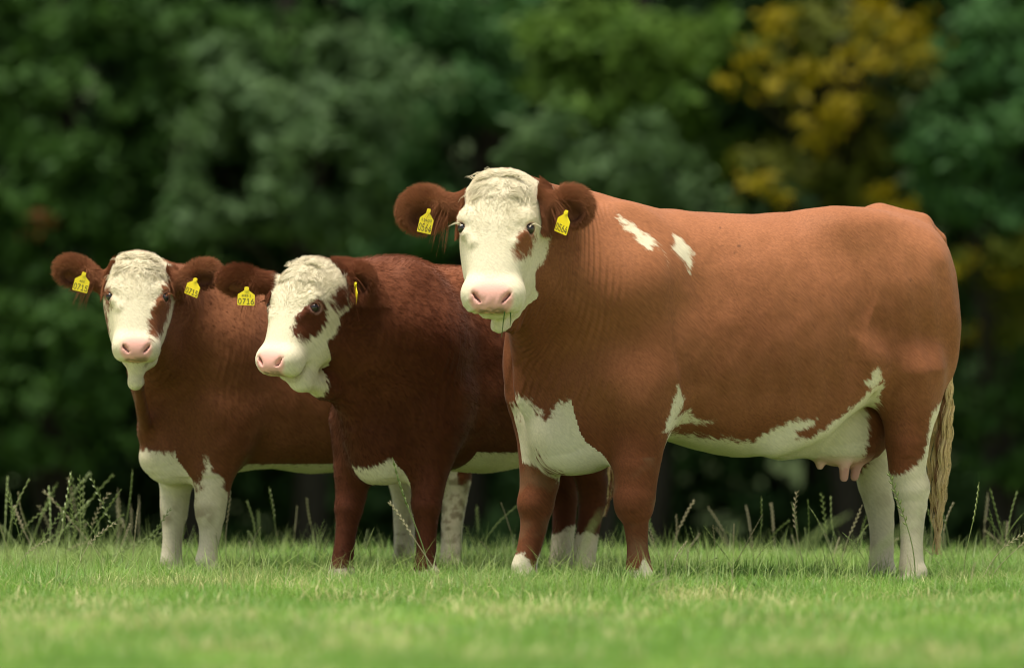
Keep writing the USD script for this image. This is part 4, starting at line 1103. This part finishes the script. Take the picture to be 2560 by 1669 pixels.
M_GRASS = grass_material('pasture_grass', [(0, (0.15, 0.28, 0.045)), (.25, (0.34, 0.50, 0.095)), (.50, (0.50, 0.62, 0.165)), (.68, (0.62, 0.65, 0.26)), (.82, (0.76, 0.66, 0.36)), (.93, (0.74, 0.50, 0.20)), (1, (0.66, 0.36, 0.12))], .5)
M_WISP = grass_material('long_grass_wisps', [(0, (0.24, 0.32, 0.09)), (.45, (0.42, 0.46, 0.18)), (.7, (0.56, 0.52, 0.29)), (1, (0.68, 0.56, 0.34))], .5)
M_STRAW = grass_material('dead_straw', [(0, (0.42, 0.42, 0.17)), (.4, (0.62, 0.54, 0.29)), (.75, (0.74, 0.58, 0.34)), (1, (0.66, 0.38, 0.14))], .4)
M_STALK = grass_material('green_stalk', [(0, (0.16, 0.21, 0.06)), (.6, (0.30, 0.32, 0.13)), (1, (0.46, 0.38, 0.20))], .2)
M_PALE = grass_material('pale_dry_stalk', [(0, (0.30, 0.27, 0.15)), (1, (0.52, 0.46, 0.30))], .2)


def tuft(seed, blades, hmin, hmax, spread, width):
    rng = np.random.default_rng(seed)
    n = blades; a = rng.uniform(0, 2 * math.pi, n); r = spread * np.sqrt(rng.random(n))
    b = np.stack([r * np.cos(a), r * np.sin(a), np.full(n, -.006)], 1)
    L = rng.uniform(hmin, hmax, n)[:, None]; az = rng.uniform(0, 2 * math.pi, n)
    d = np.stack([np.cos(az), np.sin(az), 0 * az], 1); sd = np.stack([-np.sin(az), np.cos(az), 0 * az], 1)
    bend = rng.uniform(.2, 1.45, n)[:, None]; w = (width * rng.uniform(.6, 1.3, n))[:, None]
    rows = []
    for t, ww in ((0, .8), (.5, 1)):
        p = b + np.array([0, 0, 1]) * L * (t - .35 * bend * t * t) + d * L * bend * t * t * .75
        rows += [p - sd * w * ww * .5, p + sd * w * ww * .5]
    rows.append(b + np.array([0, 0, 1]) * L * (1 - .35 * bend) + d * L * bend * .75)
    V = np.stack(rows, 1).reshape(-1, 3); q = np.arange(n)[:, None] * 5
    return V, np.concatenate([q + k for k in ([0, 1, 3], [0, 3, 2], [2, 3, 4])])


def scatter(name, protos, mat, pos, yaw, scale, label, cat, idx):
    path = '/World/' + name
    pi = UsdGeom.PointInstancer.Define(stage, path)
    rel = pi.CreatePrototypesRel()
    UsdGeom.Scope.Define(stage, path + '/kinds')
    for k, m in enumerate(protos):
        pm = usdkit.mesh(stage, f'{path}/kinds/tuft_{k + 1:03d}', m, mat)
        rel.AddTarget(pm.GetPath())
    pi.CreateProtoIndicesAttr(Vt.IntArray.FromNumpy(idx.astype(np.int32)))
    pi.CreatePositionsAttr(Vt.Vec3fArray.FromNumpy(pos.astype(np.float32)))
    pi.CreateScalesAttr(Vt.Vec3fArray.FromNumpy(np.repeat(scale[:, None], 3, 1).astype(np.float32)))
    pi.CreateOrientationsAttr(Vt.QuathArray([Gf.Quath(float(math.cos(a / 2)), 0, 0, float(math.sin(a / 2))) for a in yaw]))
    tag(pi, label, cat, kind='stuff')


rng = np.random.default_rng(77)
N = 14500
yy = 10.3 + (27.5 - 10.3) * rng.random(N * 2) ** .85
xx = rng.uniform(-1, 1, N * 2) * (.30 + .0985 * yy)
keep = rng.random(N * 2) < (.70 + .45 * meshkit.noise(np.stack([xx * 3.2, yy * 2.4, 0 * xx], 1), 5)) * .62
xx, yy = xx[keep][:N], yy[keep][:N]
size = (.50 + .95 * meshkit.noise(np.stack([xx * 3.0, yy * 2.2, 0 * xx + 4], 1), 8)) * rng.uniform(.75, 1.2, len(xx)) * (1 + .25 * fade(yy, 22.6, 24.5))
size *= .72 + .38 * fade(yy, 16.5, 23)
scatter('grass', [tuft(500 + k, 64, .026, .115, .15, .0037) for k in range(8)], M_GRASS, np.stack([xx, yy, ground_z(xx, yy)], 1), rng.uniform(0, 6.28, len(xx)), size, 'short green pasture grass with yellowed blades around the cattle', 'grass', rng.integers(0, 8, len(xx)))
# long thin wisps among the turf
N = 5200
yw = rng.uniform(19.2, 25.4, N); xw = rng.uniform(-1, 1, N) * (.3 + .0985 * yw)
kw = rng.random(N) < (.24 + .76 * fade(yw, 21.6, 23.2)) * (.25 + 1.1 * meshkit.noise(np.stack([xw * 1.6, yw * .8, 0 * xw], 1), 15))
xw, yw = xw[kw], yw[kw]
scatter('long_grass', [tuft(650 + k, 13, .09, .27, .11, .0027) for k in range(6)], M_WISP, np.stack([xw, yw, ground_z(xw, yw)], 1), rng.uniform(0, 6.28, len(xw)), rng.uniform(.6, 1.15, len(xw)), 'long thin wisps of green and straw coloured grass around and behind the cattle', 'grass', rng.integers(0, 6, len(xw)))
# dead straw lying in patches on the turf
N = 3400
yd_ = 10.5 + 14.5 * rng.random(N) ** .85; xd_ = rng.uniform(-1, 1, N) * (.3 + .0985 * yd_)
kd_ = rng.random(N) < (.35 + .65 * fade(yd_, 15, 18.5)) * fade(meshkit.fbm(np.stack([xd_ * 4.0, yd_ * 3.0, 0 * xd_], 1), 3, 25), .40, .74) * .9 + .08
xd_, yd_ = xd_[kd_], yd_[kd_]
scatter('dead_grass', [tuft(680 + k, 22, .05, .13, .13, .0036) for k in range(5)], M_STRAW, np.stack([xd_, yd_, ground_z(xd_, yd_) + .012], 1), rng.uniform(0, 6.28, len(xd_)), rng.uniform(.6, 1.15, len(xd_)), 'dead straw coloured grass lying in patches among the green turf', 'grass', rng.integers(0, 5, len(xd_)))
# rougher grass down the slope behind the crest
N = 5000
yy2 = rng.uniform(27, 56, N); xx2 = rng.uniform(-1, 1, N) * (.5 + .11 * yy2)
scatter('rough_grass', [tuft(600 + k, 60, .08, .26, .22, .008) for k in range(4)], M_GRASS, np.stack([xx2, yy2, ground_z(xx2, yy2)], 1), rng.uniform(0, 6.28, N), rng.uniform(.7, 1.3, N), 'rough grass on the slope between the pasture and the wood', 'grass', rng.integers(0, 4, N))

# tall stalks with seed heads: kinds first, then one copy each
UsdGeom.Scope.Define(stage, '/World/Looks/kinds')


def stalk_kind(path, seed, bend, wild, mat):
    """A stalk one metre long in its own scale: stem and a loose two-rowed seed head."""
    rng = np.random.default_rng(seed)
    t = np.linspace(0, 1, 14); ax = rng.uniform(0, 6.28)
    sp = np.stack([bend * t ** 2.2 + .012 * np.sin(t * 7 + seed), .3 * bend * t ** 2 * math.sin(ax), t * (1 - .35 * bend * t)], 1)
    hs = int(rng.integers(7, 9))
    stage.CreateClassPrim(path)
    usdkit.mesh(stage, path + '/stem', limb(sp, .0050, .0028, 4), mat, smooth=True)
    parts_ = []
    for k in range(int(rng.integers(11, 16))):
        a = min(hs / 13 + (1 - hs / 13) * (k + .5) / 14, .975)
        p = np.array([np.interp(a, t, sp[:, z]) for z in range(3)]); q = np.array([np.interp(min(a + .02, 1), t, sp[:, z]) for z in range(3)])
        d = q - p; d /= np.linalg.norm(d) + 1e-9; sd = np.cross(d, [math.sin(ax), math.cos(ax), 0]); sd /= np.linalg.norm(sd)
        dd = d + sd * wild * (1 if k % 2 else -1); dd /= np.linalg.norm(dd); e = np.cross(dd, sd); e /= np.linalg.norm(e); L = .046 * (1.15 - .5 * abs(a - .75))
        m = p + dd * L * .45
        V = np.array([p, p + dd * L, *(m + o for o in (sd *   .0085, -sd * .0085, e * .0085, -e * .0085))])
        parts_.append(trimesh.Trimesh(V, [[0, 2, 4], [0, 4, 3], [0, 3, 5], [0, 5, 2], [1, 4, 2], [1, 3, 4], [1, 5, 3], [1, 2, 5]], process=False))
    usdkit.mesh(stage, path + '/seed_head', trimesh.util.concatenate(parts_), mat)


KINDS = []
for k in range(10):
    p = f'/World/Looks/kinds/grass_stalk_kind_{k + 1:03d}'
    stalk_kind(p, 700 + k, (.05, .15, .3, .5, .22)[k % 5], .32 if k % 3 else .55, M_PALE if k % 2 else M_STALK); KINDS.append(p)


def stalk(px, y, length, kind, yaw, tilt, label, group=None, yaw2=None):
    """px: photo column of the foot; tilt: degrees leaning to the picture's right."""
    x = CAM[0] + (px - 1280) / F * y
    t = thing('grass_stalk', label, 'grass stalk', group)
    t.GetPrim().GetReferences().AddInternalReference(KINDS[kind]) if hasattr(t, 'GetPrim') else None
    prim = t.GetPrim() if hasattr(t, 'GetPrim') else t
    xf = UsdGeom.Xformable(prim)
    xf.AddTranslateOp().Set(Gf.Vec3d(float(x), float(y), float(ground_z(x, y)) - .01)); xf.AddRotateYOp().Set(float(tilt)); xf.AddRotateZOp().Set(float(yaw)); xf.AddScaleOp().Set(Gf.Vec3f(length, length, length))
    prim.SetInstanceable(True)


stalk(1088, 20.4, .54, 0, 180, -14, 'tall pale green stalk leaning left in front of the dark middle cow\'s front legs')
stalk(1118, 20.2, .42, 1, 180, -22, 'slanting stalk crossing the middle cow\'s near front leg low down')
stalk(1210, 20.5, .22, 4, 30, 24, 'short stalk bending right beside the largest cow\'s far front hoof')
stalk(1655, 20.6, .24, 9, 0, 10, 'wavy stalk close to the right of the largest cow\'s near front leg')
stalk(1690, 20.8, .22, 8, 10, 16, 'shorter stalk leaning right beside the largest cow\'s near front leg')
stalk(1845, 20.9, .27, 2, 0, 14, 'bushy seeded stalk standing alone under the cow\'s belly')
stalk(2405, 21.4, .44, 0, 10, 6, 'tallest straight stalk right of the largest cow\'s tail')
stalk(2290, 20.9, .50, 6, 180, -3, 'thin stalk rising in front of the largest cow\'s hind leg')
stalk(2200, 20.9, .30, 2, 180, -12, 'curved stalk leaning left across the cow\'s hind legs')
stalk(2440, 21.3, .36, 3, 0, 12, 'pale nodding stalk at the right beyond the tail')
stalk(2460, 21.6, .36, 7, 0, 24, 'long arching stalk at the right edge of the pasture')
stalk(185, 21.2, .32, 3, 0, -1, 'pale upright stalk left of the left cow\'s front legs')
stalk(22, 21.6, .26, 3, 10, 8, 'pale stalk standing at the left edge of the picture')
stalk(308, 23.2, .46, 0, 0, 2, 'tallest dark stalk just left of the left cow\'s chest')
rng = np.random.default_rng(91)
for k in range(165):
    zone = rng.random()
    px = rng.uniform(-40, 380) if zone < .36 else rng.uniform(560, 900) if zone < .46 else rng.uniform(1620, 2140) if zone < .72 else rng.uniform(2300, 2600) if zone < .9 else rng.uniform(1100, 1350)
    yd = rng.uniform(22.0, 24.6); ln = rng.uniform(.18, .42) if px > 400 else rng.uniform(.24, .52)
    stalk(px, yd, ln, int(rng.integers(0, 10)), rng.uniform(0, 360), rng.normal(0, 24), 'thin grass stalk with a seed head standing in the pasture behind the cattle', 'seeding grass stalks behind the cattle')
for k in range(34):
    px = rng.uniform(0, 2560)
    stalk(px, rng.uniform(18.6, 20.4), rng.uniform(.09, .20), int(rng.integers(0, 10)), rng.uniform(0, 360), rng.normal(0, 16), 'short grass stalk with a seed head in the turf before the cattle', 'short seeding stalks in front of the cattle')
for px, yd, ln, kd, tl, lab in ((1790, 14.6, .55, 2, 24, 'blurred tall stalk near the camera leaning under the cow\'s belly'), (2010, 14.4, .50, 2, 20, 'second blurred tall stalk near the camera below the udder'), (1440, 15.2, .42, 2, -8, 'blurred stalk near the camera between the largest cow\'s front legs')):
    stalk(px, yd, ln, kd, 0, tl, lab)
